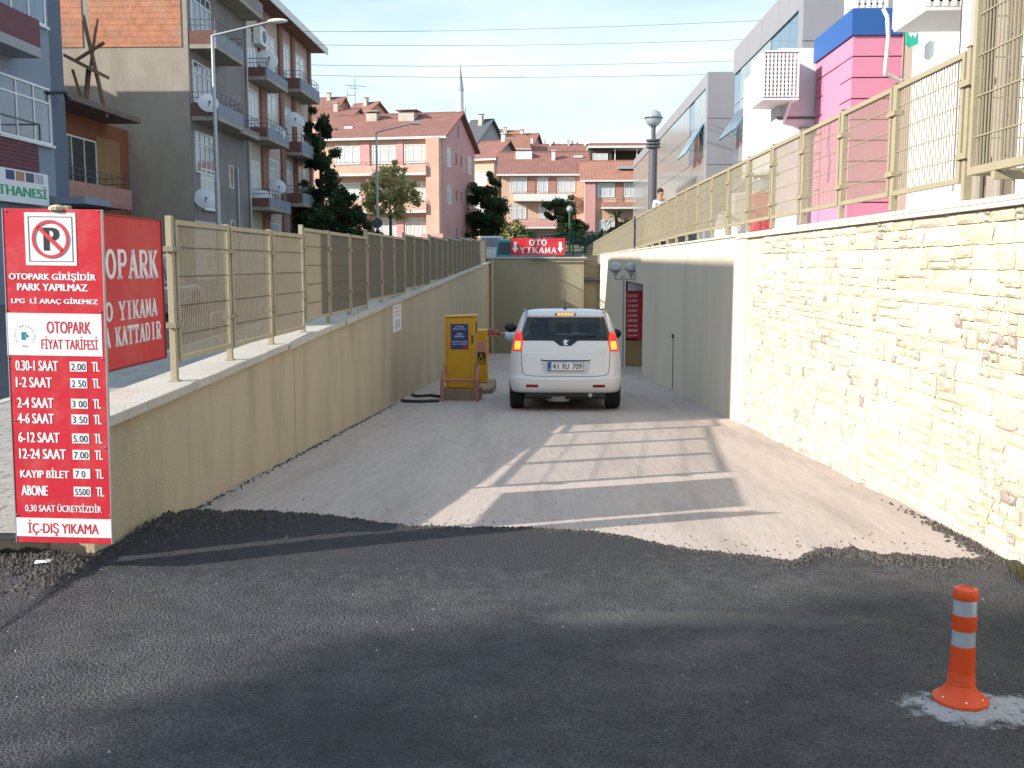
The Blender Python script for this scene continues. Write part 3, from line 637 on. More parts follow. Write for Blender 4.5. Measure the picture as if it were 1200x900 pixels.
# OTO YIKAMA sign
OY = thing('car_wash_sign', 'wide red sign with white lettering and two down arrows on top of the end wall', 'sign', (0, 41.0, 1.9))
a, b = at(599, 299, 41), at(662, 279, 41)
mb = MB((0, 41.0, 1.9)); mb.box(a.x, b.x, 41.0, 41.03, a.z, b.z); mb.build('red_board', red_m, OY)
wz = b.z - a.z; wx = b.x - a.x; O2 = Vector((0, 41.0, 1.9))
mb = MB(O2 + Vector((0, 0, 0))); serif_word('OTO', mb, a.x + wx * .33, a.x + wx * .67, a.z + wz * .56, a.z + wz * .92, 40.997, .003); mb.build('lettering', white_m, OY)
mb = MB(O2); serif_word('YIKAMA', mb, a.x + wx * .16, a.x + wx * .85, a.z + wz * .10, a.z + wz * .48, 40.997, .003); mb.build('lettering', white_m, OY)
for u in (.075, .915):
    mb = MB(O2); x = a.x + wx * u; q = wx * .028
    mb.slab([(x - q, 40.997, a.z + wz * .78), (x - q, 40.997, a.z + wz * .42), (x - 2 * q, 40.997, a.z + wz * .42), (x, 40.997, a.z + wz * .14), (x + 2 * q, 40.997, a.z + wz * .42), (x + q, 40.997, a.z + wz * .42), (x + q, 40.997, a.z + wz * .78)], (0, -.003, 0)); mb.build('down_arrow', white_m, OY)
for u in (.2, .8):
    mb = MB(O2); x = a.x + wx * u; mb.box(x - .02, x + .02, 41.03, 41.07, 1.9, b.z - .05); mb.build('bracket', pole_m, OY)

# ================================================================== right fence
FR = thing('mesh_fence', 'beige welded mesh fence standing above the right ramp wall', 'fence', (2.7, 6.5, 2.04))
O = FR.location; RSP = 1.3
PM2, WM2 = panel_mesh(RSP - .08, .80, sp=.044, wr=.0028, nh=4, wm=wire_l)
def xf(y): return xr(y) + .03
def rtop(y): return 2.95 - max(0, y - 18) * .0125
for k in range(37):
    y = 6.55 + k * RSP; x = xf(y)
    mb = MB(O); mb.box(x - .024, x + .024, y - .024, y + .024, 2.045, rtop(y) + .015); mb.box(x - .032, x + .032, y - .032, y + .032, rtop(y) + .015, rtop(y) + .023)
    po = mb.build('post', fence_m, FR, bevel=.003)
    for dz in (.2, .64):
        mb = MB(O); cz = rtop(y) - dz; mb.box(x - .045, x + .03, y - .08, y + .08, cz - .018, cz + .018); mb.build('clamp', fence_m, po)
    if k < 36:
        f_ = inst('mesh_panel', PM2, FR, Vector((xf(y + .04) - .012, y + .04, rtop(y) - .80)) - O, (0, 0, math.pi / 2 + .0117)); inst('wire_mesh', WM2, f_, (0, 0, 0))
mb = MB(O); y = 27.3; mb.box(xf(y) - .06, xf(y) - .0, y - .03, y + .03, 2.05, rtop(y) + .05); tag(mb.build('downpipe', mat('dark_blue_paint', (.05, .06, .10), .5), FR), 'dark blue square post')
# tall cage of mesh at the near end
CG = thing('mesh_cage', 'tall beige mesh cage raised above the stone wall at the right edge', 'fence', (2.6, 6.2, 2.2))
O = CG.location
PM3, WM3 = panel_mesh(1.5, 2.3, f=.045, sp=.045, nh=9, wm=wire_l)
a = inst('mesh_panel', PM3, CG, Vector((2.52, 4.78, 2.17)) - O, (0, 0, math.pi / 2)); inst('wire_mesh', WM3, a, (0, 0, 0))
PM4, WM4 = panel_mesh(.62, 2.3, f=.045, sp=.052, nh=9, wm=wire_l)
a = inst('mesh_panel', PM4, CG, Vector((2.545, 6.28, 2.17)) - O, (0, 0, 0)); inst('wire_mesh', WM4, a, (0, 0, 0))
a = inst('mesh_panel', PM3, CG, Vector((3.14, 4.78, 2.17)) - O, (0, 0, math.pi / 2)); inst('wire_mesh', WM4, a, (0, 0, 0))
mb = MB(O); mb.box(2.75, 2.80, 6.0, 6.05, 2.045, 4.4); mb.build('post', fence_m, CG); mb = MB(O); mb.box(2.5, 3.2, 5.9, 5.95, 2.12, 2.168); mb.box(2.6, 2.65, 6.3, 6.53, 2.7, 2.74); mb.box(2.6, 2.65, 6.3, 6.53, 2.24, 2.28); mb.build('bearer', fence_m, CG)
# ================================================================== white car
FLR = math.atan(.055)
CAR = thing('parked_car', 'white people carrier seen from behind, brake lights on, stopped at the barrier on the ramp', 'car', (.286, 14.64, fz(14.64)), rot=(-FLR, 0, 0))
def interp(tab, z):
    if z <= tab[0][0]: return tab[0][1]
    for (a, b), (c, d) in zip(tab, tab[1:]):
        if z <= c: return b + (d - b) * (z - a) / (c - a)
    return tab[-1][1]
tW = [(.27, .755), (.30, .785), (.36, .80), (.45, .812), (.55, .815), (.66, .812), (.80, .80), (.90, .787), (.98, .772), (1.04, .758), (1.10, .745), (1.16, .728), (1.28, .69), (1.39, .652), (1.44, .62), (1.475, .55), (1.495, .42), (1.505, .22)]
tR = [(.27, .10), (.30, .045), (.36, .01), (.45, .0), (.50, .006), (.515, .03), (.55, .036), (.66, .036), (.80, .045), (.90, .06), (.98, .085), (1.04, .112), (1.10, .15), (1.16, .19), (1.28, .275), (1.39, .355), (1.44, .40), (1.475, .50), (1.495, .72), (1.505, 1.1)]
tF = [(.27, 3.92), (.45, 4.06), (.60, 4.06), (.72, 4.0), (.82, 3.85), (.90, 3.55), (.98, 3.2), (1.04, 3.02), (1.16, 2.85), (1.28, 2.62), (1.39, 2.38), (1.44, 2.25), (1.475, 2.05), (1.495, 1.8), (1.505, 1.5)]
def ry(x, z):
    W = interp(tW, z); u = min(1, abs(x) / W); c = .17 * (max(0, u - .78) / .22) ** 2.3
    return interp(tR, z) + .045 * u * u + c
us = [-1, -.985, -.95, -.9, -.86, -.8, -.7, -.55, -.4, -.2, 0, .2, .4, .55, .7, .8, .86, .9, .95, .985, 1]
side_t = [.0, .05, .14, .22, .30, .42, .47, .60, .70, .78, .86, .95]
zs = [.27, .30, .36, .45, .50, .515, .55, .66, .80, .90, .98, 1.04, 1.10, 1.16, 1.28, 1.39, 1.44, 1.475, 1.495, 1.505]
def ringpts(z):
    W = interp(tW, z); P = [(u * W, ry(u * W, z), z) for u in us]; y0 = ry(W, z); y1 = interp(tF, z) - .25
    P += [(W, y0 + (y1 - y0) * t, z) for t in side_t[1:]]
    n = 10
    for i in range(n + 1):
        t = math.pi * i / n; P.append((W * math.cos(t) , y1 + .25 * math.sin(t) ** .8 if 0 < i < n else y1, z))
    P += [(-W, y0 + (y1 - y0) * t, z) for t in side_t[:0:-1]]
    return P
mb = MB(); rings = [ringpts(z) for z in zs]; n = len(rings[0]); mb.v = [Vector(p) for r in rings for p in r]
nu = len(us); ns_ = len(side_t) - 1
def is_glass(k, i):
    if not (11 <= k <= 14): return False
    if i < nu - 1: return abs((us[i] + us[i + 1]) / 2) < .86
    j = i - (nu - 1)
    if 1 <= j < ns_ and j not in (5,): return True
    if nu - 1 + ns_ + 1 < i < nu - 1 + ns_ + 11: return True
    j2 = n - 1 - i
    return 1 <= j2 < ns_ and j2 not in (5,)
gl = MB(); gl.v = [Vector(p) for p in mb.v]
for k in range(len(zs) - 1):
    for i in range(n):
        f = [k * n + i, k * n + (i + 1) % n, (k + 1) * n + (i + 1) % n, (k + 1) * n + i]
        (gl if is_glass(k, i) else mb).f.append(f)
        (gl if is_glass(k, i) else mb).m.append(0)
mb.f.append(list(range((len(zs) - 1) * n, len(zs) * n))); mb.m.append(0)
mb.f.append(list(range(n))[::-1]); mb.m.append(0)
o = mb.build('body', car_white, CAR, smooth=True)
# side and front glazing shell, remove loose verts
used = sorted({i for f in gl.f for i in f}); mp_ = {a: b for b, a in enumerate(used)}
g2 = MB(); g2.v = [gl.v[i] for i in used]; g2.f = [[mp_[i] for i in f] for f in gl.f if not all((v % n) < nu for v in f)]; g2.m = [0] * len(g2.f)
g2.build('side_glass', glass_m, CAR, smooth=True)
def patch(name, rows, m, off=.006, nx=14, parent=CAR, th=.008, xc=0):
    mb = MB(); k = nx + 1
    for (z, a, b) in rows:
        for i in range(k):
            x = a + (b - a) * i / nx; mb.v.append(Vector((x, ry(x, z) - off, z)))
    for j in range(len(rows) - 1):
        for i in range(nx): mb.f.append([j * k + i, j * k + i + 1, (j + 1) * k + i + 1, (j + 1) * k + i]); mb.m.append(0)
    o = mb.build(name, m, parent, smooth=True)
    if th: s = o.modifiers.new('th', 'SOLIDIFY'); s.thickness = th; s.offset = -1
    return o
zr = lin(1.035, 1.395, 8)
patch('rear_window', [(z, -(.665 - (z - 1.035) * .21), (.665 - (z - 1.035) * .21)) for z in zr], glass_m, .004, 20)
# black lower lip of the glass with its central dip carrying the emblem
lip = []
for z in (.955, .97, 1.0, 1.03, 1.045):
    q = .08 + (z - .955) * 1.3; lip.append((z, -q, q))
patch('window_lip', lip, dark_trim, .008, 12); patch('window_lip', [(1.03, -.668, .668), (1.062, -.664, .664)], dark_trim, .0078, 24)
mb = MB()                                                           # small rearing emblem
for pts in ([(-.012, -.045), (.0, -.045), (.012, -.005), (.02, .02), (.0, .04), (-.022, .035), (-.01, .015), (-.02, -.005)], [(.012, -.005), (.045, .02), (.04, .03), (.014, .014)], [(-.016, .02), (-.045, .01), (-.045, 0), (-.012, .0)], [(.004, -.045), (.036, -.04), (.03, -.028), (.012, -.02)], [(-.02, -.045), (-.034, -.02), (-.026, -.018), (-.008, -.04)]):
    mb.slab([(p[0], 0, p[1]) for p in pts], (0, -.004, 0))
mb.build('emblem', chrome_m, CAR, loc=(0, ry(0, 1.0) - .012, 1.005), rot=(R(-20), 0, 0))
for s in (-1, 1):
    rows = [(.875, .655, .772), (.90, .645, .776), (.95, .63, .772), (1.0, .622, .764), (1.06, .625, .748), (1.12, .637, .732), (1.165, .655, .715)]
    tl_ = patch('tail_light', [(z, min(s * a, s * b), max(s * a, s * b)) for z, a, b in rows], lamp_red, .014, 8, th=.03)
    rows = [(.90, .665, .745), (.95, .652, .745), (1.0, .648, .738), (1.02, .655, .73)]
    patch('lit_bulb', [(z, min(s * a, s * b), max(s * a, s * b)) for z, a, b in rows], lamp_amb, .019, 6, parent=tl_, th=.006)
    rows = [(.355, .40, .565), (.375, .39, .57), (.395, .40, .57)]
    patch('rear_reflector', [(z, min(s * a, s * b), max(s * a, s * b)) for z, a, b in rows], mat('reflector_red', (.25, .01, .015), .25), .004, 5)
    mb = MB(); mb.path([(s * .60, .46, 1.465), (s * .59, .75, 1.49), (s * .575, 2.0, 1.49), (s * .57, 2.3, 1.43)], .013, 8); mb.build('roof_rail', dark_trim, CAR)
    mb = MB(); mb.ball((s * .60, .44, 1.465), .024, 10, .8, 1, 1.6); mb.build('rail_end', pole_m, CAR)
    mb = MB(); mb.ball((s * .88, 2.55, 1.10 if s > 0 else 1.2), .105, 14, .8, 1.0, .7); mb.box(min(s * .74, s * .86), max(s * .74, s * .86), 2.62, 2.68, 1.0, 1.03); mb.build('door_mirror', dark_trim, CAR, smooth=True)
def groove(pts, wd=.007, m=None, off=.0035, name='panel_gap'):
    mb = MB()
    P = []
    for a, b in zip(pts, pts[1:]):
        for i in range(6): P.append((a[0] + (b[0] - a[0]) * i / 6, a[1] + (b[1] - a[1]) * i / 6))
    P.append(pts[-1])
    for a, b in zip(P, P[1:]):
        dx, dz = b[0] - a[0], b[1] - a[1]; l = math.hypot(dx, dz) or 1; nx_, nz_ = -dz / l * wd / 2, dx / l * wd / 2
        q = [(a[0] + nx_, a[1] + nz_), (b[0] + nx_, b[1] + nz_), (b[0] - nx_, b[1] - nz_), (a[0] - nx_, a[1] - nz_)]
        mb.add([(x, ry(x, z) - off, z) for x, z in q], [[0, 1, 2, 3]])
    return mb.build(name, m or mat('gap', (.09, .09, .09), .8), CAR)
groove([(-.648, 1.03), (-.64, .90), (-.635, .66), (-.62, .57), (-.58, .53), (-.45, .515), (.45, .515), (.58, .53), (.62, .57), (.635, .66), (.64, .90), (.648, 1.03)])
groove([(-.80, .475), (-.4, .45), (.4, .45), (.80, .475)], .004, mat('soft_crease', (.42, .41, .40), .5))
patch('plate_recess', [(.55, -.30, .30), (.60, -.34, .34), (.74, -.36, .36), (.752, -.36, .36)], mat('recess_white', (.60, .59, .57), .4), .002, 12, th=0)
patch('tailgate_handle', [(.745, -.36, .36), (.765, -.35, .35)], chrome_m, .010, 12)
patch('handle_gap', [(.733, -.34, .34), (.745, -.35, .35)], dark_trim, .006, 12)
NP = thing('number_plate', 'x', 'x', (0, 0, 0)); bpy.data.objects.remove(NP)
mb = MB(); mb.box(-.258, .258, -.008, 0, 0, .132); npl = mb.build('number_plate', white_m, CAR, loc=(.0, ry(0, .62) - .006, .592))
mb = MB(); q = .007
for b_ in ((-.258, .258, 0, q), (-.258, .258, .132 - q, .132), (-.258, -.258 + q, q, .132 - q), (.258 - q, .258, q, .132 - q)): mb.box(b_[0], b_[1], -.0095, -.0081, b_[2], b_[3])
mb.build('plate_border', black_m, npl)
mb = MB(); mb.box(-.25, -.205, -.0098, -.0082, .008, .124); mb.build('blue_strip', mat('plate_blue', (.03, .12, .45), .5), npl)
for s_, a, b in (('41', -.19, -.10), ('RU', -.045, .05), ('709', .095, .235)): text(s_, black_m, npl, a, b, .026, .108, -.0085, bold=.025)
text('TR', white_m, npl, -.243, -.212, .015, .035, -.0101, bold=.02)
text('PEUGEOT', chrome_m, CAR, -.60, -.36, .845, .862, ry(.45, .85) - .004, bold=.0, name='badge')
text('5008', chrome_m, CAR, .44, .58, .845, .865, ry(.5, .85) - .004, bold=.0, name='badge')
# high brake light
patch('spoiler', [(1.385, -.60, .60), (1.41, -.60, .60), (1.435, -.585, .585)], car_white, .045, 16, th=.06)
patch('brake_light', [(1.392, -.155, .155), (1.428, -.145, .145)], mat('brake_housing', (.25, .03, .02), .3), .050, 6)
for i in range(5):
    a = -.125 + i * .05; patch('led', [(1.397, a + .003, a + .047), (1.423, a + .003, a + .047)], lamp_amb, .056, 2, th=.004)
mb = MB(); mb.tube((0, .62, 1.49), (.0, .56, 1.78), .006, 6, .003); mb.lathe([(.03, 1.485), (.02, 1.505)], (0, .62, 0), 10); mb.build('antenna', dark_trim, CAR)
mb = MB(); mb.path([(.08, ry(0.1, 1.08) - .012, 1.075), (.30, ry(.3, 1.09) - .014, 1.088), (.44, ry(.44, 1.10) - .012, 1.10)], .007, 6); mb.build('wiper', dark_trim, CAR)
# wheels
def wheel(x, y):
    s = 1 if x > 0 else -1
    t = MB(); t.lathe([(.16, -.1), (.26, -.105), (.288, -.095), (.298, -.07), (.300, -.05), (.300, -.046), (.292, -.044), (.292, -.034), (.300, -.032), (.300, -.006), (.292, -.004), (.292, .004), (.300, .006), (.300, .032), (.292, .034), (.292, .044), (.300, .046), (.300, .05), (.298, .07), (.288, .095), (.26, .105), (.16, .1)], n=32)
    w_ = t.build('wheel', tyre_m, CAR, loc=(x, y, .30), rot=(0, math.pi / 2, 0), smooth=True)
    r = MB(); r.lathe([(.165, -.09), (.165, .085 )], n=24)
    for k in range(5):
        a = k * 1.2566; r.box(-.02, .02, 0, .001, .09 * 1, .1)
    r.build('rim', rim_m, w_, smooth=False)
for x in (-.715, .715):
    wheel(x, .70); wheel(x, 3.15)
    mb = MB(); mb.lathe([(.34, -.02), (.34, .02)], n=28); mb.build('wheel_arch', dark_trim, CAR, loc=(x * 1.118, .70, .36), rot=(0, math.pi / 2, 0))
    mb = MB(); mb.lathe([(.34, -.02), (.34, .02)], n=28); mb.build('wheel_arch', dark_trim, CAR, loc=(x * 1.118, 3.15, .36), rot=(0, math.pi / 2, 0))
mb = MB(); mb.box(-.60, .60, .25, 3.8, .17, .272); mb.box(-.58, .58, .12, .26, .215, .272); mb.tube((-.6, .7, .28), (.6, .7, .28), .045); mb.build('underbody', dark_trim, CAR)
mb = MB(); mb.tube((.36, .10, .24), (.36, .5, .24), .03, 12); mb.lathe([(.10, 0), (.12, .05), (.12, .12), (.1, .16)], (-.1, .35, .13), 14, 1.6); mb.build('exhaust', pole_m, CAR, smooth=True)
# seats seen through the glass
mb = MB(); mb.box(-.60, .60, .75, 2.9, .42, .62); mb.build('cabin_floor', dark_trim, CAR)
for (x, y) in ((-.36, 1.95), (.36, 1.95), (-.42, 1.25), (0, 1.25), (.42, 1.25)):
    mb = MB(); mb.hexa([(x - .2, y - .06), (x + .2, y - .06), (x + .2, y + .06), (x - .2, y + .06)], .60, 1.09); mb.box(x - .2, x + .2, y + .061, y + .5, .60, .74); st = mb.build('seat', seat_m, CAR, bevel=.04)
    mb = MB(); mb.box(x - .12, x + .12, y - .04, y + .05, 1.12, 1.28); mb.tube((x - .06, y, 1.08), (x - .06, y, 1.13), .008); mb.tube((x + .06, y, 1.08), (x + .06, y, 1.13), .008); mb.build('headrest', seat_m, st, bevel=.035)
mb = MB(); mb.box(-.62, .62, 2.7, 2.95, .7, 1.02); mb.build('dashboard', dark_trim, CAR, bevel=.04)

# ------------------------------------------------------------------ people
def skinned(name, pts, edges, m, parent, root=0, sub=1):
    me = bpy.data.meshes.new(name); me.from_pydata([p[:3] for p in pts], edges, []); me.materials.append(m)
    o = bpy.data.objects.new(name, me); COL.objects.link(o); o.parent = parent
    sk = o.modifiers.new('skin', 'SKIN'); sk.use_smooth_shade = True
    if not me.skin_vertices: me.attributes  # layer is created with the modifier in most builds
    if not me.skin_vertices:
        bm = bmesh.new(); bm.from_mesh(me); bm.verts.layers.skin.verify(); bm.to_mesh(me); bm.free()
    for i, p in enumerate(pts):
        v = me.skin_vertices[0].data[i]; r = p[3]; v.radius = (r if not isinstance(r, tuple) else r[0], r if not isinstance(r, tuple) else r[1]); v.use_root = (i == root)
    s = o.modifiers.new('sub', 'SUBSURF'); s.levels = sub; s.render_levels = sub; return o
# driver
DR = thing('person', 'driver in a pale shirt reaching an arm from the white car towards the ticket machine', 'person', (.286, 14.64, fz(14.64)), rot=(-FLR, 0, 0))
B = (-.36, 2.12)
pts = [(B[0], 2.22, .76, .14), (B[0], 2.16, .92, .13), (B[0], 2.12, 1.06, .15), (B[0], 2.13, 1.17, .055), (B[0], 2.16, 1.25, .07), (B[0], 2.17, 1.34, .085), (B[0], 2.17, 1.41, .05),
       (B[0] - .17, 2.12, 1.08, .06), (-.74, 2.14, 1.02, .05), (-.90, 2.10, 1.05, .043), (-1.08, 2.02, 1.125, .030), (-1.15, 1.98, 1.15, .034),
       (-1.20, 1.965, 1.168, .012), (-1.24, 1.96, 1.172, .0085), (-1.20, 1.985, 1.155, .012), (-1.245, 1.985, 1.155, .0085), (-1.195, 2.0, 1.14, .011), (-1.235, 2.005, 1.138, .008), (-1.19, 2.015, 1.128, .010), (-1.22, 2.02, 1.125, .0075), (-1.16, 1.95, 1.18, .012), (-1.185, 1.94, 1.20, .009),
       (B[0] + .17, 2.12, 1.08, .06), (-.20, 2.28, .92, .045), (-.27, 2.52, .98, .035), (-.12, 2.6, .70, .075), (-.58, 2.6, .70, .075)]
ed = [(0, 1), (1, 2), (2, 3), (3, 4), (4, 5), (5, 6), (2, 7), (7, 8), (8, 9), (9, 10), (10, 11), (11, 12), (12, 13), (11, 14), (14, 15), (11, 16), (16, 17), (11, 18), (18, 19), (11, 20), (20, 21), (2, 22), (22, 23), (23, 24), (0, 25), (0, 26)]
skinned('body', pts, ed, skin_m, DR)
skinned('shirt', [(B[0], 2.22, .74, .155), (B[0], 2.16, .92, .15), (B[0], 2.12, 1.07, .165), (B[0] - .18, 2.12, 1.08, .075), (-.74, 2.14, 1.02, .085), (-.88, 2.10, 1.05, .078), (-.98, 2.065, 1.085, .066), (B[0] + .18, 2.12, 1.08, .075), (-.20, 2.28, .92, .06), (-.25, 2.45, .96, .048)], [(0, 1), (1, 2), (2, 3), (3, 4), (4, 5), (5, 6), (2, 7), (7, 8), (8, 9)], shirt_m, DR)
mb = MB(); mb.ball((B[0], 2.15, 1.36), .098, 14, 1.0); mb.build('hair', hair_m, DR, smooth=True)
mb = MB(); mb.tube((-1.065, 2.03, 1.118), (-1.05, 2.035, 1.112), .037, 14); mb.build('wristwatch', black_m, DR)

# man behind the right fence
PX = Vector((xat(773, 25.2, 240) + .02, 25.2, 2.0))
MN = thing('person', 'dark haired man in a pale shirt behind the right fence beside the lamp post', 'person', PX, R(25))
h = .80
def sc(p): return (p[0] * h, p[1] * h, p[2] * h, p[3] * h)
pts = [sc(p) for p in [(0, 0, .95, .13), (0, 0, 1.12, .12), (0, .01, 1.30, .135), (0, .01, 1.44, .12), (0, 0, 1.53, .05), (0, -.01, 1.62, .07), (0, -.01, 1.70, .09), (0, 0, 1.76, .06),
    (-.19, 0, 1.42, .055), (-.25, -.02, 1.14, .045), (-.22, -.16, .94, .033), (-.21, -.22, .90, .03), (-.215, -.28, .87, .012), (-.20, -.28, .87, .011), (-.185, -.26, .87, .010), (-.23, -.27, .885, .010), (-.19, -.22, .91, .011),
    (.19, 0, 1.42, .055), (.25, -.02, 1.14, .045), (.22, -.16, .94, .033), (.21, -.22, .90, .03), (.215, -.28, .87, .012), (.20, -.28, .87, .011), (.185, -.26, .87, .010), (.23, -.27, .885, .010), (.19, -.22, .91, .011),
    (-.10, 0, .85, .085), (-.11, -.02, .48, .062), (-.11, 0, .09, .042), (-.11, -.14, .03, .035), (.10, 0, .85, .085), (.11, -.02, .48, .062), (.11, 0, .09, .042), (.11, -.14, .03, .035)]]
ed = [(0, 1), (1, 2), (2, 3), (3, 4), (4, 5), (5, 6), (6, 7), (3, 8), (8, 9), (9, 10), (10, 11), (11, 12), (11, 13), (11, 14), (11, 15), (11, 16), (3, 17), (17, 18), (18, 19), (19, 20), (20, 21), (20, 22), (20, 23), (20, 24), (20, 25), (0, 26), (26, 27), (27, 28), (28, 29), (0, 30), (30, 31), (31, 32), (32, 33)]
skinned('body', pts, ed, skin_m, MN)
skinned('shirt', [sc(p) for p in [(0, 0, .93, .145), (0, 0, 1.12, .14), (0, .01, 1.30, .15), (0, .01, 1.44, .13), (0, 0, 1.50, .07), (-.19, 0, 1.42, .07), (-.24, -.01, 1.2, .062), (.19, 0, 1.42, .07), (.24, -.01, 1.2, .062)]], [(0, 1), (1, 2), (2, 3), (3, 4), (3, 5), (5, 6), (3, 7), (7, 8)], shirt_m, MN)
skinned('trousers', [sc(p) for p in [(0, 0, .93, .14), (-.10, 0, .83, .10), (-.11, -.02, .48, .08), (-.11, 0, .10, .07), (.10, 0, .83, .10), (.11, -.02, .48, .08), (.11, 0, .10, .07)]], [(0, 1), (1, 2), (2, 3), (0, 4), (4, 5), (5, 6)], mat('trousers', (.05, .06, .10), .9), MN)
mb = MB(); mb.ball((0, .022 * h, 1.735 * h), .102 * h, 14, .95); mb.build('hair', hair_m, MN, smooth=True)
mb = MB(); mb.ball((0, -.105 * h, 1.66 * h), .016, 8); mb.ball((-.085 * h, 0, 1.66 * h), .02, 8, 1.3, .5); mb.ball((.085 * h, 0, 1.66 * h), .02, 8, 1.3, .5); mb.build('face_features', skin_m, MN, smooth=True)

# ================================================================== ticket machine, guard, barrier
TM = thing('ticket_machine', 'tall yellow ticket cabinet with a dark blue notice, left of the white car', 'machine', (-1.39, 16.95, fz(16.95)), R(-3))
mb = MB(); mb.hexa([(-.265, -.16), (.235, -.16), (.235, .2), (-.265, .2)], .19, [1.37, 1.385, 1.385, 1.37]); mb.build('cabinet', yellow_m, TM, bevel=.02)
mb = MB(); mb.hexa([(-.28, -.175), (.25, -.175), (.25, .215), (-.28, .215)], [1.37, 1.385, 1.385, 1.37], [1.395, 1.42, 1.42, 1.395]); mb.build('cap', yellow_m, TM, bevel=.015)
mb = MB(); mb.box(-.225, .15, -.174, -.161, .22, 1.32); mb.build('door', yellow_m, TM, bevel=.006)
mb = MB(); mb.box(-.165, .125, -.180, -.1745, .85, 1.27); nb = mb.build('notice', blue_m, TM)
for i, (s_, a, b) in enumerate([('LÜTFEN', -.09, .05), ('FİŞİNİZİ ALINIZ', -.13, .09), ('', 0, 0), ('KART', -.06, .03), ('OKUTUNUZ', -.10, .06), ('', 0, 0), ('OTOPARK ÜCRETİNİ', -.15, .11), ('KASAYA ÖDEYİNİZ', -.14, .10)]):
    if s_: text(s_, white_m, nb, a, b, 1.215 - i * .041, 1.242 - i * .041, -.181, bold=.02)
mb = MB(); mb.box(.03, .118, -.183, -.1802, .855, .90); mb.build('red_stamp', red_m, nb)
mb = MB(); mb.box(.175, .20, -.166, -.161, .95, 1.08); mb.box(.2352, .240, -.06, .1, 1.12, 1.3); mb.build('slot', dark_trim, TM)
mb = MB(); mb.box(-.33, .30, -.24, .30, -.05, .19); mb.build('plinth', rough_conc, TM, bevel=.015)
GD = thing('guard_frame', 'faded red tubular guard frame standing in front of the yellow ticket cabinet', 'guard rail', (-1.40, 16.5, fz(16.5)))
mb = MB()
for x in (-.285, .285): mb.path([(x, 0, 0), (x, 0, .36), (x * .96, .12, .46), (x * .96, .52, .52)], .03, 10); mb.ball((x, 0, .36), .03, 10); mb.ball((x * .96, .12, .46), .03, 10)
mb.build('tube_legs', pinkred_m, GD, smooth=True)
mb = MB(); mb.tube((-.285, 0, .345), (.285, 0, .345), .022, 10); mb.build('crossbar', pinkred_m, GD, smooth=True)
BR = thing('barrier', 'yellow barrier housing with a red and white boom, beyond the ticket cabinet', 'barrier', (-1.22, 19.3, fz(19.3)))
mb = MB(); mb.box(-.11, .12, -.15, .2, .15, 1.15); mb.build('housing', yellow_m, BR, bevel=.02)
mb = MB(); mb.box(-.085, .08, -.156, -.151, .75, .92); mb.build('pink_label', mat('pink_label', (.62, .22, .24), .5), BR)
mb = MB(); mb.box(-.07, .085, -.156, -.151, .50, .73); wl = mb.build('warning_label', black_m, BR)
mb = MB(); mb.slab([(-.05, -.158, .56), (.065, -.158, .56), (.007, -.158, .71)], (0, -.001, 0)); mb.slab([(-.05, -.158, .515), (.065, -.158, .515), (.065, -.158, .545), (-.05, -.158, .545)], (0, -.001, 0)); mb.build('warning_triangle', yellow_m, wl)
mb = MB(); mb.slab([(-.03, -.160, .575), (.045, -.160, .575), (.007, -.160, .675)], (0, -.001, 0)); mb.build('triangle_centre', black_m, wl)
for i in range(6):
    mb = MB(); mb.box(.12 + i * .33, .12 + (i + 1) * .33, -.03, .02, 1.04, 1.10); mb.build('boom_section', white_m if i % 3 else red_m, BR)
mb = MB(); mb.hexa([(-.28, -1.2), (.10, -1.2), (.26, -1.0), (.26, .5), (-.28, .5)], -.06, .15); mb.build('plinth', rough_conc, BR, bevel=.015)
for (pts, lb) in (([(-2.33, 16.4), (-2.25, 16.2), (-2.0, 16.15), (-1.72, 16.3)], 'black cable lying across the ramp from the left wall to the ticket cabinet plinth'), ([(-2.32, 17.6), (-2.2, 17.3), (-2.0, 17.5), (-1.75, 17.2)], 'loose grey hose curled by the left wall behind the ticket cabinet')):
    mb = MB(); mb.path([(x, y, fz(y) + .025) for x, y in pts], .025, 8); tag(mb.build('cable', black_m, smooth=True), lb, 'cable')
NS = thing('wall_notice', 'small white notice with faint pink and grey print on the left ramp wall', 'sign', (xl(16.6) - .03, 16.1, .56), math.pi / 2)
mb = MB(); mb.box(0, .9, -.012, 0, 0, .44); mb.build('board', white_m, NS)
for i, wd in enumerate((.6, .7, .5)):
    mb = MB(); mb.box(.45 - wd / 2, .45 + wd / 2, -.0135, -.0121, .37 - i * .06, .395 - i * .06); mb.build('print_line', mat('faint_pink', (.66, .45, .47), .7), NS)
mb = MB(); mb.box(.2, .42, -.0135, -.0121, .05, .18); mb.box(.46, .7, -.0135, -.0121, .05, .18); mb.build('print_block', mat('faint_grey', (.45, .46, .48), .7), NS)

# ================================================================== bollard
BO = thing('bollard', 'orange plastic bollard with two silver reflective bands, bolted to the asphalt', 'bollard', (BOL[0], BOL[1], .016)); BO.scale = (.92, .92, .935)
mb = MB(); pr = [(.105, 0), (.109, .006), (.108, .014), (.09, .026), (.07, .045), (.058, .062), (.054, .07)]
for i in range(5):
    z = .074 + i * .0105; pr += [(.0515 - i * .0006, z), (.0545 - i * .0008, z + .004), (.0515 - i * .0006, z + .009)]
pr += [(.050, .13), (.0465, .235)]; mb.lathe(pr, n=40); mb.build('base_and_shaft', orange_m, BO, smooth=True)
mb = MB(); mb.lathe([(.0455, .235), (.0455, .298)], n=40); mb.build('reflective_band', refl_m, BO, smooth=True)
mb = MB(); mb.lathe([(.0475, .2985), (.048, .30), (.0475, .361)], n=40); mb.build('middle_ring', orange_m, BO, smooth=True)
mb = MB(); mb.lathe([(.045, .3615), (.045, .424)], n=40); mb.build('reflective_band', refl_m, BO, smooth=True)
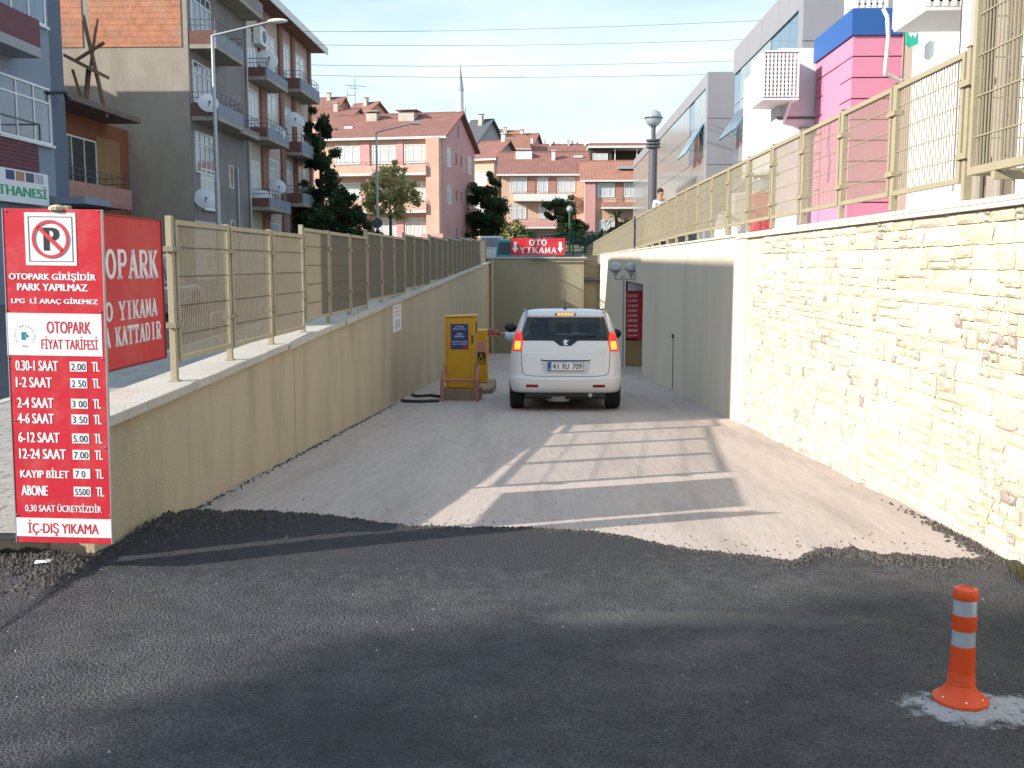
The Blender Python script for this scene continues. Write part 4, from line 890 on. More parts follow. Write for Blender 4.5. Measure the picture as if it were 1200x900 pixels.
mb = MB(); mb.lathe([(.0475, .4245), (.049, .43), (.049, .455), (.044, .465), (.030, .469), (.028, .464), (.001, .463)], n=40); mb.build('cap', orange_m, BO, smooth=True)
for a in (200, 262, 320, 80):
    mb = MB(); mb.lathe([(.009, .019), (.009, .026), (.004, .03)], (.083 * math.cos(R(a)), .083 * math.sin(R(a)), 0), 8); mb.build('bolt', chrome_m, BO)

# ================================================================== lamps
LP = thing('lamp_post', 'dark post lamp with a round smoked globe behind the right fence', 'street lamp', (xat(765, 26, 200), 26, 2.0))
mb = MB(); mb.tube((0, 0, 0), (0, 0, 2.6), .105, 16); mb.tube((0, 0, 2.6), (0, 0, 3.02), .055, 12)
mb.lathe([(.07, -.08), (.10, 0)], (0, 0, 3.08), 14); mb.build('post', pole_dark, LP, smooth=True)
mb = MB(); 
for z in (2.52, 2.60, 2.68): mb.lathe([(.17, z - .025), (.185, z), (.17, z + .025)], n=20)
mb.build('collar', pole_dark, LP, smooth=True)
mb = MB(); mb.ball((0, 0, 3.22), .21, 20); mb.build('globe', globe_m, LP, smooth=True)
mb = MB(); mb.lathe([(.22, 3.21), (.24, 3.225), (.22, 3.24)], n=24); mb.build('rim', pole_dark, LP)
WLp = thing('wall_lamp', 'pair of half globe lamps on brackets above the recess in the right wall', 'lamp', (2.31, 27.2, 1.2))
for (x, y) in ((-.50, -.2), (-.08, .0)):
    mb = MB(); mb.lathe([(.175, .30), (.17, .37), (.13, .44), (.07, .48), (.005, .49)], (x, y, 0), 18); mb.build('globe', globe_m, WLp, smooth=True)
    mb = MB(); mb.lathe([(.175, .285), (.205, .29), (.205, .30), (.17, .305)], (x, y, 0), 20); mb.lathe([(.045, .12), (.05, .2), (.15, .285)], (x, y, 0), 14); mb.path([(x, y, .15), (x, y, .05), (x + .16, y, .05), (x + .16, y, .12)], .018, 8); mb.path([(x + .16, y, .05), (0.01, y, .05)], .018, 8); mb.build('holder', pole_m, WLp, smooth=True)
# ================================================================== building kit: local x along the front, front faces -y
WC = {}
def window(root, x, z, w_, h_, y=0, rz=0, n=2, tr=True, pane=None, sill=False, nm='window', fr=None):
    pane = pane or pane_c; fr = fr or win_white
    key = (round(w_, 2), round(h_, 2), n, tr, fr.name)
    if key not in WC:
        t = .055 if w_ > .7 else .04; mb = MB(); d0, d1 = -.05, .0
        mb.box(0, w_, d0, d1, 0, t); mb.box(0, w_, d0, d1, h_ - t, h_); mb.box(0, t, d0, d1, t, h_ - t); mb.box(w_ - t, w_, d0, d1, t, h_ - t)
        for i in range(1, n): mb.box(w_ * i / n - t * .4, w_ * i / n + t * .4, d0 + .005, d1, t, h_ - t)
        if tr: mb.box(t, w_ - t, d0 + .008, d1, h_ * .72, h_ * .72 + t * .8)
        pm = MB(); pm.box(t * .5, w_ - t * .5, -.02, -.004, t * .5, h_ - t * .5)
        WC[key] = (mb.mesh('window', fr), pm.v, pm.f)
    o = inst(nm, WC[key][0], root, (x, y, z), (0, 0, rz))
    k2 = key + (pane.name,)
    if k2 not in WC:
        me = bpy.data.meshes.new('pane'); me.from_pydata([tuple(v) for v in WC[key][1]], [], WC[key][2]); me.materials.append(pane); WC[k2] = me
    inst('pane', WC[k2], o, (0, 0, 0))
    if sill:
        k3 = ('sill', round(w_, 2))
        if k3 not in WC: mb = MB(); mb.box(-.06, w_ + .06, -.12, -.0, -.07, -.002); WC[k3] = mb.mesh('sill', trim_w)
        inst('sill', WC[k3], o, (0, 0, 0))
    return o
def balcony(root, x0, x1, z, dep, ph=.55, rail=.35, pm=None, sm=None, y=0, ends=True, nm='balcony'):
    pm = pm or trim_w; sm = sm or trim_w
    mb = MB(); mb.box(x0, x1, y - dep, y - .003, z - .16, z); b = mb.build(nm, sm, root)
    mb = MB(); mb.use(grey_b if pm is brown_b else pm).box(x0, x1, y - dep, y - dep + .08, z + .002, z + ph); mb.use(pm)
    if ends: mb.box(x0, x0 + .08, y - dep + .081, y - .01, z + .002, z + ph); mb.box(x1 - .08, x1, y - dep + .081, y - .01, z + .002, z + ph)
    mb.build('parapet', pm, b)
    if rail:
        mb = MB(); q = .015
        for zz in ([z + ph + rail] + ([z + ph + rail * .5] if rail > .25 else [])):
            mb.tube((x0 + .04, y - dep + .04, zz), (x1 - .04, y - dep + .04, zz), q, 5); mb.tube((x0 + .04, y - dep + .04, zz), (x0 + .04, y, zz), q, 5); mb.tube((x1 - .04, y - dep + .04, zz), (x1 - .04, y, zz), q, 5)
        k = max(2, int((x1 - x0) / .5))
        for i in range(k + 1):
            xx = x0 + .04 + (x1 - x0 - .08) * i / k; mb.tube((xx, y - dep + .04, z + ph), (xx, y - dep + .04, z + ph + rail), q * .8, 5)
        mb.build('railing', pole_dark, b)
    return b
def roof(root, w_, d_, z, rh, m, ov=.45, trim=True, name='roof'):
    mb = MB(); t = .12
    y0, y1, ym = -ov, d_ + ov, d_ / 2; zd = rh * ov / (d_ / 2)
    for (a, za, b, zb) in ((y0, z - zd, ym, z + rh), (y1, z - zd, ym, z + rh)):
        P = [(-ov, a, za), (w_ + ov, a, za), (w_ + ov, b, zb), (-ov, b, zb)]
        mb.slab(P, (0, 0, t))
    r = mb.build(name, m, root)
    k = MB(); k.box(-ov, w_ + ov, ym - .12, ym + .12, z + rh + t - .04, z + rh + t + .06); k.build('ridge_tiles', m, r)
    if trim:
        k = MB(); k.box(-ov, w_ + ov, y0 - .06, y0 - .003, z - zd - .04, z - zd + t); k.box(-ov, w_ + ov, y1 + .003, y1 + .06, z - zd - .04, z - zd + t); k.build('gutter', trim_w, r)
        k = MB(); k.box(-ov + .02, w_ + ov - .02, y0 + .01, -.01, z - zd - .03, z - zd - .005); k.build('soffit', trim_w, r)
    return r
def chimney(r, x, y, z, w_=.45, h_=1.0, m=None, cap=True):
    mb = MB(); mb.box(x - w_ / 2, x + w_ / 2, y - w_ / 2, y + w_ / 2, z - .5, z + h_)
    if cap: mb.box(x - w_ * .7, x + w_ * .7, y - w_ * .7, y + w_ * .7, z + h_ + .12, z + h_ + .18); mb.box(x - w_ * .45, x - w_ * .35, y - w_ * .45, y - w_ * .35, z + h_, z + h_ + .12); mb.box(x + w_ * .35, x + w_ * .45, y + w_ * .35, y + w_ * .45, z + h_, z + h_ + .12)
    return mb.build('chimney', m or mat('chimney_render', (.48, .44, .38), .9, .2, 3), r)
def gabled(root, w_, d_, h_, rh, m, base=-1.5):
    mb = MB(); ym = d_ / 2
    mb.add([(0, 0, base), (w_, 0, base), (w_, d_, base), (0, d_, base), (0, 0, h_), (w_, 0, h_), (w_, d_, h_), (0, d_, h_), (0, ym, h_ + rh), (w_, ym, h_ + rh)],
           [[3, 2, 1, 0], [0, 1, 5, 4], [2, 3, 7, 6], [1, 2, 6, 9, 5], [3, 0, 4, 8, 7], [4, 5, 9, 8], [6, 7, 8, 9]])
    return mb.build('wall', m, root)

salmon = mat('salmon_render', (.62, .39, .31), .9, .10, .8, dark=(.44, .22, .16), dscale=.5, damt=.5)
pinkwall = mat('pink_render', (.60, .32, .31), .9, .08, .8, dark=(.45, .19, .18), dscale=.6, damt=.5)
peach = mat('peach_render', (.60, .41, .31), .9, .1, .8, dark=(.48, .26, .18), dscale=.7, damt=.6)
cream_w = mat('cream_render', (.62, .54, .40), .9, .1, .8, dark=(.48, .42, .32), dscale=.7, damt=.5)
greyw = mat('grey_render', (.33, .33, .34), .9, .12, .8, dark=(.24, .23, .23), dscale=.5, damt=.5)
brown_b = mat('brown_balcony', (.17, .085, .07), .9, .2, 3); grey_b = mat('blue_grey_parapet', (.24, .26, .31), .9, .15, 3)
brickb = mat('brick_balcony', (.40, .21, .17), .9, .15, 3)
brick_m = bands(mat('hollow_brick', (.48, .21, .125), .95, .30, 2.6, .5, 10, dark=(.40, .27, .19), dscale=.8, damt=.8), 'Z', 4.4, dark=.82, sharp=.22)

# ------------------------------------------------------------------ grey apartment block on the left
G = thing('apartment_building', 'tall weathered apartment block with bare brick upper gable, balconies and satellite dishes', 'building', (-13.95, 40, 0), R(90))
conc = mat('gable_render', (.35, .305, .25), .95, .20, .9, .4, 12, dark=(.22, .19, .165), dscale=.5, damt=.85, stretch=(1, 1, .5))
fac = mat('facade_grey', (.25, .225, .215), .95, .16, 1.5, dark=(.16, .145, .14), dscale=.6, damt=.5)
facp = mat('facade_pink', (.52, .39, .335), .95, .1, 1, dark=(.38, .28, .24), dscale=.6, damt=.5)
facc = mat('facade_cream', (.54, .48, .36), .95, .1, 1, dark=(.42, .38, .3), dscale=.6, damt=.5)
pil = mat('pilaster_brown', (.30, .15, .11), .9, .12, 2)
mb = MB(); mb.box(0, 7.6, 0, 11, -.5, 16.6); mb.box(7.6, 20.4, 0, 11, -.5, 14.1); mb.build('wall', conc, G)
mb = MB(); 
for (a, b) in ((.22, 3.75), (4.05, 10.9)): mb.box(-.03, -.004, a, b, 10.1, 16.6)
mb.build('brick_infill', brick_m, G)
mb = MB(); mb.box(0, 7.55, -.03, -.003, -.5, 16.6); mb.build('facade_panel', fac, G)
mb = MB(); mb.box(7.6, 9.7, -.03, -.003, -.5, 14.1); mb.build('facade_panel', facc, G)
mb = MB(); mb.box(10.7, 13.5, -.03, -.003, -.5, 14.1); mb.build('facade_panel', facp, G); mb = MB(); mb.box(14.05, 20.4, -.03, -.003, -.5, 14.1); mb.build('facade_panel', facp, G)
mb = MB(); mb.box(0.0, 3.4, -.045, -.031, -.5, 3.4); mb.box(3.4, 9.7, -.045, -.031, -.5, 3.0); mb.build('whitewash', mat('whitewash', (.60, .58, .58), .9, .1, 1, dark=(.4, .38, .36), dscale=.8, damt=.6), G)
for a, b in ((9.7, 10.68), (13.5, 14.03), (16.0, 16.6), (19.9, 20.4)):
    mb = MB(); mb.box(a, b, -.16, -.032 if b > 14.1 else -.003, -.5, 14.05); mb.build('pilaster', pil, G)
# roof edge
mb = MB(); mb.hexa([(7.7, -.95), (21.1, -.95), (21.1, 11.2), (7.7, 11.2)], 14.1, 14.32); rf = mb.build('roof', roof_m, G)
mb = MB(); mb.hexa([(7.65, -1.0), (21.15, -1.0), (21.15, -.95), (7.65, -.95)], 14.0, 14.4); mb.build('gutter', trim_w, rf)
mb = MB(); mb.add([(7.7, -.9, 14.33), (21.1, -.9, 14.33), (21.1, 11.2, 14.33), (7.7, 11.2, 14.33), (9, 5.1, 16.4), (17, 5.1, 16.4)], [[0, 1, 5, 4], [1, 2, 5], [2, 3, 4, 5], [3, 0, 4]]); mb.build('tiles', roof_m, rf)
for z in (13.1, 10.2, 7.45): 
    balcony(G, .02, 3.6 if z != 7.45 else 3.4, z, 1.05, .52, .42, brown_b, conc, -.05)
balcony(G, 3.7, 7.4, 12.95, .9, .55, .0, fac, conc, -.05); balcony(G, 3.75, 7.0, 7.5, .7, .15, .6, fac, conc, -.05)
for z in (2.0, 4.7, 7.45, 10.2, 13.1):
    if z > 4: window(G, .35, z + .62, 2.3, 1.62, -.031, n=4, pane=pane_m)
window(G, .85, 3.62 + .3, 1.7, 1.62, -.031, n=3, sill=True)
window(G, .9, 1.3, 1.5, 1.0, -.046, n=3)
for z in (4.7, 2.3): window(G, 4.6, z + .3, .5, 1.0, -.031, n=1, tr=False, pane=pane_d)
for z in (10.35, 7.6, 4.35): balcony(G, 7.62, 11.4, z, .95, .42, .40, brown_b, conc, -.05)
for z in (10.4, 7.7, 4.4): window(G, 7.75, z + .1, 1.6, 2.05, -.031, n=3)
for z in (11.3, 8.5, 5.2, 2.0): window(G, 10.95, z, 1.8, 1.75, -.031, n=2)
for z in (10.9, 7.6, 4.9): balcony(G, 14.2, 18.6, z, .95, .55, .38, brown_b, conc, -.05)
for z in (11.2, 7.9, 5.1):
    window(G, 14.3, z, 1.4, 2.1, -.031, n=2); window(G, 17.0, z + .5, 2.0, 1.6, -.031, n=2)
mb = MB(); mb.box(10.2, 20.2, -.5, -.03, -.3, 2.7); k = mb.build('ground_floor_grille', facc, G)
for i in range(26): 
    mb = MB(); mb.box(10.3 + i * .38, 10.34 + i * .38, -.56, -.51, .4, 2.6); mb.build('grille_bar', trim_w, k)
mb = MB(); mb.box(20.0, 21.3, -1.3, -.03, 2.75, 2.85); mb.build('door_canopy', trim_w, G)
for x, z0, z1 in ((13.42, 1.2, 14), (7.5, 1, 14), (5.6, 1.2, 6.0)):
    mb = MB(); mb.tube((x, -.12, z0), (x, -.12, z1), .05, 8); mb.build('downpipe', pil if x > 10 else pole_m, G)
# air conditioner
AC = thing('air_conditioner', 'white air conditioner unit with a dark round fan high on the grey apartment block', 'air conditioner', (-13.7, 49.2, 11.8), R(90))
mb = MB(); mb.box(-.55, .55, -.42, -.06, 0, .85); mb.build('casing', trim_w, AC, bevel=.03); mb = MB(); mb.lathe([(.28, -.445), (.28, -.425)], n=18); mb.build('fan', pole_dark, AC, loc=(.1, 0, .43), rot=(R(90), 0, 0)).location = (.1, -.87, .43)
def dish(loc, r, az_, lb):
    D = thing('satellite_dish', lb, 'satellite dish', loc, R(az_), 'satellite dishes on the left apartment block')
    mb = MB(); n = 20; pr = [(0.001, 0)] + [(r * k / 5, -.22 * r * (k / 5) ** 2) for k in range(1, 6)]
    mb.lathe(pr, n=n); mb.lathe([(p[0], p[1] + .02) for p in pr], n=n)
    o = mb.build('reflector', mat('dish_grey', (.58, .58, .60), .5, .06, 6), D, smooth=True); o.rotation_euler = (R(68), 0, 0); o.location = (0, -.35, 0)
    mb = MB(); mb.tube((0, -.30, -r * .55), (0, -.35 - r * .75, -.05), .018, 6); mb.box(-.04, .04, -.40 - r * .75, -.34 - r * .75, -.09, .0); mb.build('feed_arm', pole_dark, D)
    mb = MB(); mb.tube((0, -.33, -.02), (0, .25, -.10), .03, 6); mb.tube((0, .2, -.10), (0, .2, -.5), .025, 6); mb.build('mount', pole_dark, D)
for (px, py, Yd, r, lb) in ((243, 121, 39.6, .38, 'sunlit white satellite dish beside the lamp pole on the second balcony'), (312, 70, 48.5, .50, 'highest satellite dish on the apartment block, below the air conditioner'), (323, 156, 50.5, .42, 'satellite dish right of the cream balcony, third from the top'), (343, 140, 53, .42, 'satellite dish against the balcony nearest the far corner'),
                            (239, 232, 40.5, .42, 'lowest left satellite dish below the single framed window'), (308, 233, 48.5, .46, 'larger of the two low dishes, on the left of the pair'), (324, 219, 50.5, .42, 'smaller of the two low dishes, on the right of the pair')):
    dish(at(px, py, Yd), r, 25, lb)

# ------------------------------------------------------------------ blue grey building, orange house, rear block
Bb = thing('apartment_building', 'blue grey rendered building at the left edge with a maroon balcony and shop sign', 'building', (-14, 6.4, 0), R(90))
bl1 = mat('blue_grey_render', (.24, .27, .33), .9, .06, 1, dark=(.19, .22, .27), dscale=.6, damt=.4); bl2 = mat('slate_blue_render', (.12, .145, .19), .9, .08, 1)
maroon = mat('maroon_tile', (.16, .06, .07), .8, .15, 4)
mb = MB(); mb.box(0, 23.35, 0, 9, -.5, 10.12); mb.build('wall', bl2, Bb)
mb = MB(); mb.box(12, 22.35, -.10, -.003, .3, 10.12); mb.build('light_panel', bl1, Bb)
for z in (1.4, 4.97, 8.2):
    for x in (3, 8, 14, 19.4):
        if z == 1.4 and x > 16: continue
        if z + 1.6 > 9.7: h_ = 1.42
        else: h_ = 1.56
        window(Bb, x, z, 2.75, h_, -.101 if x > 12 else -.01, n=4 if x < 19 else 3, pane=pane_m, sill=True)
mb = MB(); mb.box(17, 20.3, -.86, -.101, 7.0, 7.25); b_ = mb.build('balcony', greyw, Bb); mb = MB(); mb.box(17, 20.3, -.86, -.78, 7.251, 7.95); mb.box(20.22, 20.3, -.779, -.101, 7.251, 7.95); mb.build('parapet', maroon, b_)
mb = MB(); mb.box(17, 21.3, -.16, -.101, 4.15, 4.88); 
for i in range(7): mb.box(17, 21.3, -.175, -.161, 4.2 + i * .1, 4.26 + i * .1)
mb.build('maroon_cladding', maroon, Bb)
mb = MB(); mb.box(17, 21.4, -.34, -.2, 3.25, 4.1); sb_ = mb.build('shop_sign', white_m, Bb)
text('KIRAATHANESİ', mat('sign_green', (.02, .35, .14), .5), sb_, 17.1, 21.3, 3.42, 3.76, -.342, bold=.05)
for i, c in enumerate(((.05, .06, .18), (.45, .2, .12), (.08, .08, .12), (.45, .42, .45))):
    mb = MB(); mb.box(19.2 + i * .5, 19.62 + i * .5, -.346, -.341, 3.82, 4.06); mb.build('sign_picture', mat('pic%d' % i, c, .5, .4, 12), sb_)
mb = MB(); mb.box(21.9, 23.6, -1.1, -.003, 3.35, 3.55); mb.build('door_canopy', bl1, Bb); mb = MB(); mb.box(22.4, 23.2, -.03, -.003, .8, 3.0); mb.build('door', pane_d, Bb)
mb = MB(); mb.box(20.6, 21.6, -.12, -.101, .9, 3.1); mb.build('shop_window', pane_d, Bb)
mb = MB(); mb.path([(22.0, -.15, 6.4), (22.5, -.4, 6.5), (22.9, -.3, 6.3)], .05, 6); mb.ball((22.7, -.4, 6.35), .1, 8); mb.build('floodlight', black_m, Bb)
mb = MB(); mb.box(17.2, 20.4, -.7, -.66, 5.3, 5.34); mb.box(20.36, 20.4, -.66, -.11, 5.3, 5.34); mb.box(20.36, 20.4, -.7, -.66, 4.9, 5.3); mb.build('window_guard', pole_dark, Bb)

Oh = thing('house', 'low orange house with a brown balcony squeezed between the blue and grey blocks', 'building', (-16.2, 29.86, 0), R(90))
orw = mat('orange_render', (.26, .09, .045), .9, .1, 1); ylw = mat('ochre_render', (.30, .18, .08), .9, .1, 1)
mb = MB(); mb.box(0, 10.1, 0, 8, -.5, 6.75); mb.build('wall', orw, Oh)
mb = MB(); mb.box(7.2, 9.2, -.03, -.003, 3.9, 6.2); mb.build('ochre_panel', ylw, Oh)
window(Oh, 4.2, 4.3, 2.9, 1.7, -.01, n=3, tr=False, pane=pane_d)
balcony(Oh, 2.5, 7.6, 3.75, 1.05, .55, .42, brickb, mat('dull_pink', (.36, .17, .15), .9), -.01)
mb = MB(); mb.box(-.0, 8.2, -1.3, 8, 6.76, 6.95); rf = mb.build('roof', mat('roof_slab', (.18, .13, .11), .9, .2, 2), Oh)
mb = MB(); mb.box(3, 9.6, -.6, 0, .9, 3.2); mb.build('ground_floor', greyw, Oh)
PS = thing('scaffold_poles', 'loose timber poles and a ragged awning standing on the flat roof of the orange house', 'poles', (-16, 35, 6.95))
wood = mat('old_timber', (.16, .10, .06), .9, .3, 6)
for a, b, r_ in (((97, 18), (125, 138), .07), ((114, 22), (99, 128), .05), ((90, 70), (128, 50), .06), ((85, 82), (96, 118), .05), ((104, 80), (100, 122), .09)):
    p, q = at(*a, 35.5), at(*b, 35.2); q.x = min(q.x, -14.95); mb = MB(PS.location); mb.tube(p, q, r_, 7); mb.build('pole', wood, PS)
mb = MB(PS.location); a, b = at(74, 62, 35.0), at(112, 82, 35.0); mb.slab([a, b, b + Vector((-.3, 1.8, .1)), a + Vector((-.3, 1.8, .1))], (0, 0, -.12)); mb.build('awning_sheet', wood, PS)
RB = thing('apartment_building', 'tall plain block behind the orange house, its roof shading the brick gable', 'building', (-23.2, 30.5, 0), R(90))
mb = MB(); mb.box(0, 6.9, 0, 8, -.5, 11.4); mb.build('wall', conc, RB)
for z in (5, 8): window(RB, 2, z, 2, 1.4, -.01, pane=pane_d)

SHADE_TW = thing('apartment_building', 'added unseen tower block behind the orange house, shading the foot of the ramp', 'building', (-18.8, 32.3, 0), R(90))  # unseen caster added to keep the end wall in shade
mb = MB(); mb.box(0, 4.9, 0, 4, -.5, 11.4); mb.build('wall', conc, SHADE_TW)
for z in (7.5, 9.6): window(SHADE_TW, 1.6, z, 1.6, 1.2, -.01, pane=pane_d)
NB = thing('apartment_building', 'apartment block out on the left whose shadow falls over the near asphalt', 'building', (-16, -29, 0), R(90))
mb = MB(); mb.box(0, 23.2, 0, 9, -.5, 9.5); mb.build('wall', cream_w, NB)
for z in (1.2, 4.2, 7.0):
    for x in (2, 7, 12, 17, 21): window(NB, x, z, 2, 1.5, -.01, pane=pane_m)

# ------------------------------------------------------------------ background houses
def P2(px, Y): return (px - 640) / 1200 * Y
def Z2(py, Y): return CH + (309 - py) / 1200 * Y
def houseobj(label, loc, rz, w_, d_, h_, rh, m, rm, base, group=None):
    r = thing('house', label, 'building', (loc[0], loc[1], 0), R(rz), None, None); 
    wl_ = gabled(r, w_, d_, h_, rh, m, base); rf_ = roof(r, w_, d_, h_, rh, rm, .45); return r, rf_
H, rf = houseobj('three storey salmon pink house with a plain pink gable, behind the yellowing tree', (-18.2, 81.6), -9, 10.3, 11, 11.4, 2.4, salmon, roof_m, .5)
mb = MB(); ym = 5.5; mb.slab([(10.303, 0.0, 1), (10.303, 11, 1), (10.303, 11, 11.4), (10.303, ym, 13.7), (10.303, 0, 11.4)], (.03, 0, 0)); mb.build('gable_wall', pinkwall, H)
for z in (9.35, 6.5, 3.75):
    for x, ww in ((1.7, 2.0), (4.7, 1.9), (7.3, 2.0)): window(H, x, z, ww, 1.45, -.01, n=3, sill=False)
for z in (8.55, 5.7): balcony(H, .9, 9.3, z, 1.1, .55, .3, salmon, trim_w, -.02)
mb = MB(); mb.box(9.25, 10.28, -.9, -.01, 1, 11.2); mb.build('corner_block', salmon, H); mb = MB(); mb.box(3.75, 4.5, -.12, -.01, 1, 11.3); mb.build('pier', pinkwall, H); mb = MB(); mb.box(6.65, 7.2, -.12, -.01, 1, 11.3); mb.build('pier', pinkwall, H)
for z in (9.2, 6.3): window(H, 10.34, z, 1.1, 1.5, 1.3, R(90), n=2); window(H, 10.34, z, 1.1, 1.5, 8.4, R(90), n=2)
H2 = H
for z in (9.6, 6.7, 3.6):
    for y in (4.1, 5.8): window(H, 10.34, z, .35, .9, y, R(90), n=1, tr=False, pane=pane_d, fr=pinkwall)
window(H, 10.34, 11.8, .4, 1.0, 4.9, R(90), n=1, tr=False, pane=pane_d, fr=pinkwall)
chimney(rf, 3.4, 4.2, 12.9, .9, .9); chimney(rf, 6.4, 4.2, 12.9, 1.3, .9)
mb = MB(); mb.box(1.7, 2.4, 2.0, 2.6, 12.35, 12.55); mb.build('skylight', trim_w, rf)
mb = MB(); mb.box(9.2, 10.9, -2.2, -.92, 1.5, 3.9); mb.build('porch', pinkwall, H)

H, rf = houseobj('peach three storey house in the centre with long white balconies, behind the car wash sign', (P2(588, 100), 100), 0, 8.1, 8, 10.3, 2.3, peach, roof_m, 0)
for z, L_ in ((8.45, ((.85, 1.6), (3.5, 1.0), (5.4, 1.7))), (5.9, ((.9, 1.5), (3.6, 1.1)))):
    for x, ww in L_: window(H, x, z, ww, 1.4, -.01, n=3 if ww > 1.2 else 2)
window(H, 2.0, 3.3, 1.7, 1.1, -.01, n=2); window(H, 4.0, 3.2, 1.1, 1.3, -.01, n=2, pane=pane_d)
for z, a, b in ((7.75, 1.2, 6.8), (5.15, 1.2, 6.1)): balcony(H, a, b, z, 1.0, .5, .25, trim_w if z > 6 else pinkwall, trim_w, -.02)
mb = MB(); mb.box(1.3, 3.3, -1.3, -1.2, 3.4, 4.3); mb.build('white_awning', trim_w, H)
for i, a in enumerate((2.55, 4.55, 7.2)): mb = MB(); mb.box(a, a + .7, -.08, -.01, 7.9, 10.2); mb.build('brick_pier', brickb if i < 2 else peach, H)
chimney(rf, 2.1, 3.3, 12.0, 1.6, .6, trim_w, False); chimney(rf, 5.0, 2.4, 11.5, .35, 1.0, trim_w); mb = MB(); mb.box(7.0, 7.9, 2.6, 3.3, 12.0, 12.2); mb.build('skylight', trim_w, rf)
mb = MB(); mb.tube((8.0, -.06, 2), (8.0, -.06, 10), .06, 6); mb.build('downpipe', pil, H)
H, rf = houseobj('peach house with an orange tiled roof right of the centre house, half hidden by palms', (P2(684, 98), 98), 0, 7, 7, 9.55, 1.9, peach, roof_o, 0)
mb = MB(); mb.box(.02, 1.0, -.3, -.01, .5, 9.4); mb.build('pink_pier', pinkwall, H)
for x in (1.2, 3.7): window(H, x, 7.85, 1.6, 1.3, -.01, n=3)
window(H, 1.4, 4.7, 1.5, 1.0, -.01, n=3); mb = MB(); mb.box(2.95, 3.6, -.08, -.01, 7.4, 9.4); mb.build('brick_pier', brickb, H)
balcony(H, 1.6, 6.6, 6.9, 1.0, .45, .25, brickb, trim_w, -.02); mb = MB(); mb.box(3.2, 4.9, 1.2, 1.9, 10.6, 10.9); mb.build('solar_panel', pole_m, rf)
H, rf = houseobj('narrow orange fronted house with a blank grey side, between the pink and centre houses', (P2(552, 106), 107), -22, 2.6, 6.5, 12.4, 1.9, peach, roof_m, 0)
mb = MB(); mb.slab([(2.603, 0, 0), (2.603, 6.5, 0), (2.603, 6.5, 12.4), (2.603, 3.25, 14.2), (2.603, 0, 12.4)], (.03, 0, 0)); mb.build('side_wall', greyw, H)
for z in (9.6, 6.8): window(H, .5, z, 1.3, 1.3, -.01, n=2)
chimney(rf, 2.2, 3.3, 14.2, .4, .8, trim_w)
back = [(548, 135, 158, 8, 6, 'roof_o', 'hillside house with small orange roof just right of the minaret foot', cream_w, 12), (583, 148, 160, 5, 6, 'roof_m', 'hillside house with a red gable above the narrow orange house', salmon, -14),
        (566, 175, 156, 6, 6, 'roof_o', 'tiny far roof between the minaret and the chimneys', peach, -5), (612, 138, 171, 9.5, 7, 'roof_m', 'long hillside house with a row of chimneys over the centre house', peach, 0),
        (690, 125, 172, 8.2, 7, 'flat', 'house with a dark open roof terrace at the top right of the hill', cream_w, 0), (538, 120, 142, 2.2, 8, 'dark', 'tall narrow grey gabled house behind the pink gable', greyw, -24),
        (352, 115, 127, 5.5, 9, 'roof_m', 'house with a broad red roof behind the dark conifer', salmon, -8), (360, 140, 117, 4.5, 6, 'brick', 'bare brick attic house on the hill left of the aerial', brick_m, -10), (404, 128, 124, 3.2, 6, 'roof_m', 'house gable with brown roof below the television aerial', salmon, -28),
        (640, 190, 171, 7, 7, 'roof_o', 'far house on the skyline above the chimneys', peach, 3)]
for (px, Y, py, w_, d_, kind, lb, m, rz) in back:
    x0, ze = P2(px, Y), Z2(py, Y); hgt = 9; rh = 1.9 if kind != 'dark' else 3.0
    wall_h = ze - rh
    if kind == 'flat':
        r = thing('house', lb, 'building', (x0, Y, 0), 0); mb = MB(); mb.box(0, w_, 0, d_, 2, ze - 3.1); mb.build('wall', m, r)
        mb = MB(); mb.box(0, 2.6, .01, d_, ze - 3.09, ze - .6); mb.box(2.6, w_, 3, d_, ze - 3.09, ze - .6); mb.build('upper_wall', mat('dark_terrace', (.08, .055, .05), .9), r); mb = MB(); mb.box(-.3, w_ + .3, -.6, d_, ze - .59, ze - .35); mb.build('roof_slab', trim_w, r)
        mb = MB(); mb.box(-.1, w_ + .1, .6, d_, ze - .34, ze + .1); mb.build('roof', roof_m, r); window(r, .3, ze - 2.4, 1.8, 1.2, -.01, n=2); mb = MB(); mb.box(2.6, w_, -.05, .1, ze - 3.1, ze - 2.2); mb.build('parapet', trim_w, r)
        for i in range(5): chimney(r, .5 + i * 1.7, 3, ze, .35, .4, trim_w, False)
        for x in (2.9, 5.5, 7.9): mb = MB(); mb.box(x, x + .12, -.04, .08, ze - 2.2, ze - .6); mb.build('terrace_post', trim_w, r)
        continue
    r, rf = houseobj(lb, (x0, Y), rz, w_, d_, wall_h, rh, m, {'roof_o': roof_o, 'roof_m': roof_m, 'dark': pole_dark, 'brick': roof_m}[kind], -1)
    for i in range(max(1, int(w_ // 2))): window(r, .5 + i * 1.9, wall_h - 2.0, 1.1, 1.2, -.01, n=2, pane=pane_d if kind == 'brick' else pane_c)
    if px == 612:
        for i, x in enumerate((.6, 1.2, 3.0, 3.7, 4.2, 5.3, 6.2, 6.7, 7.4, 8.4)): chimney(rf, x, 3.3 + .3 * (i % 3), ze - .2, .28, .7 + .5 * ((i * 7) % 4) / 3, trim_w if i % 2 else None, False)
    else: chimney(rf, w_ * .6, d_ * .4, ze - .3, .5, .8)
MT = thing('minaret', 'slender white minaret with a pointed grey cap on the skyline', 'tower', (P2(541, 200), 200, 8))
mb = MB(); mb.lathe([(.75, 0), (.7, 20), (.62, 26.3)], n=16); mb.build('shaft', trim_w, MT, smooth=True)
mb = MB(); mb.lathe([(.70, 26.3), (.62, 27.0), (.04, 31.4)], n=16); mb.build('cone_cap', mat('cap_grey', (.42, .44, .46), .6), MT, smooth=True)
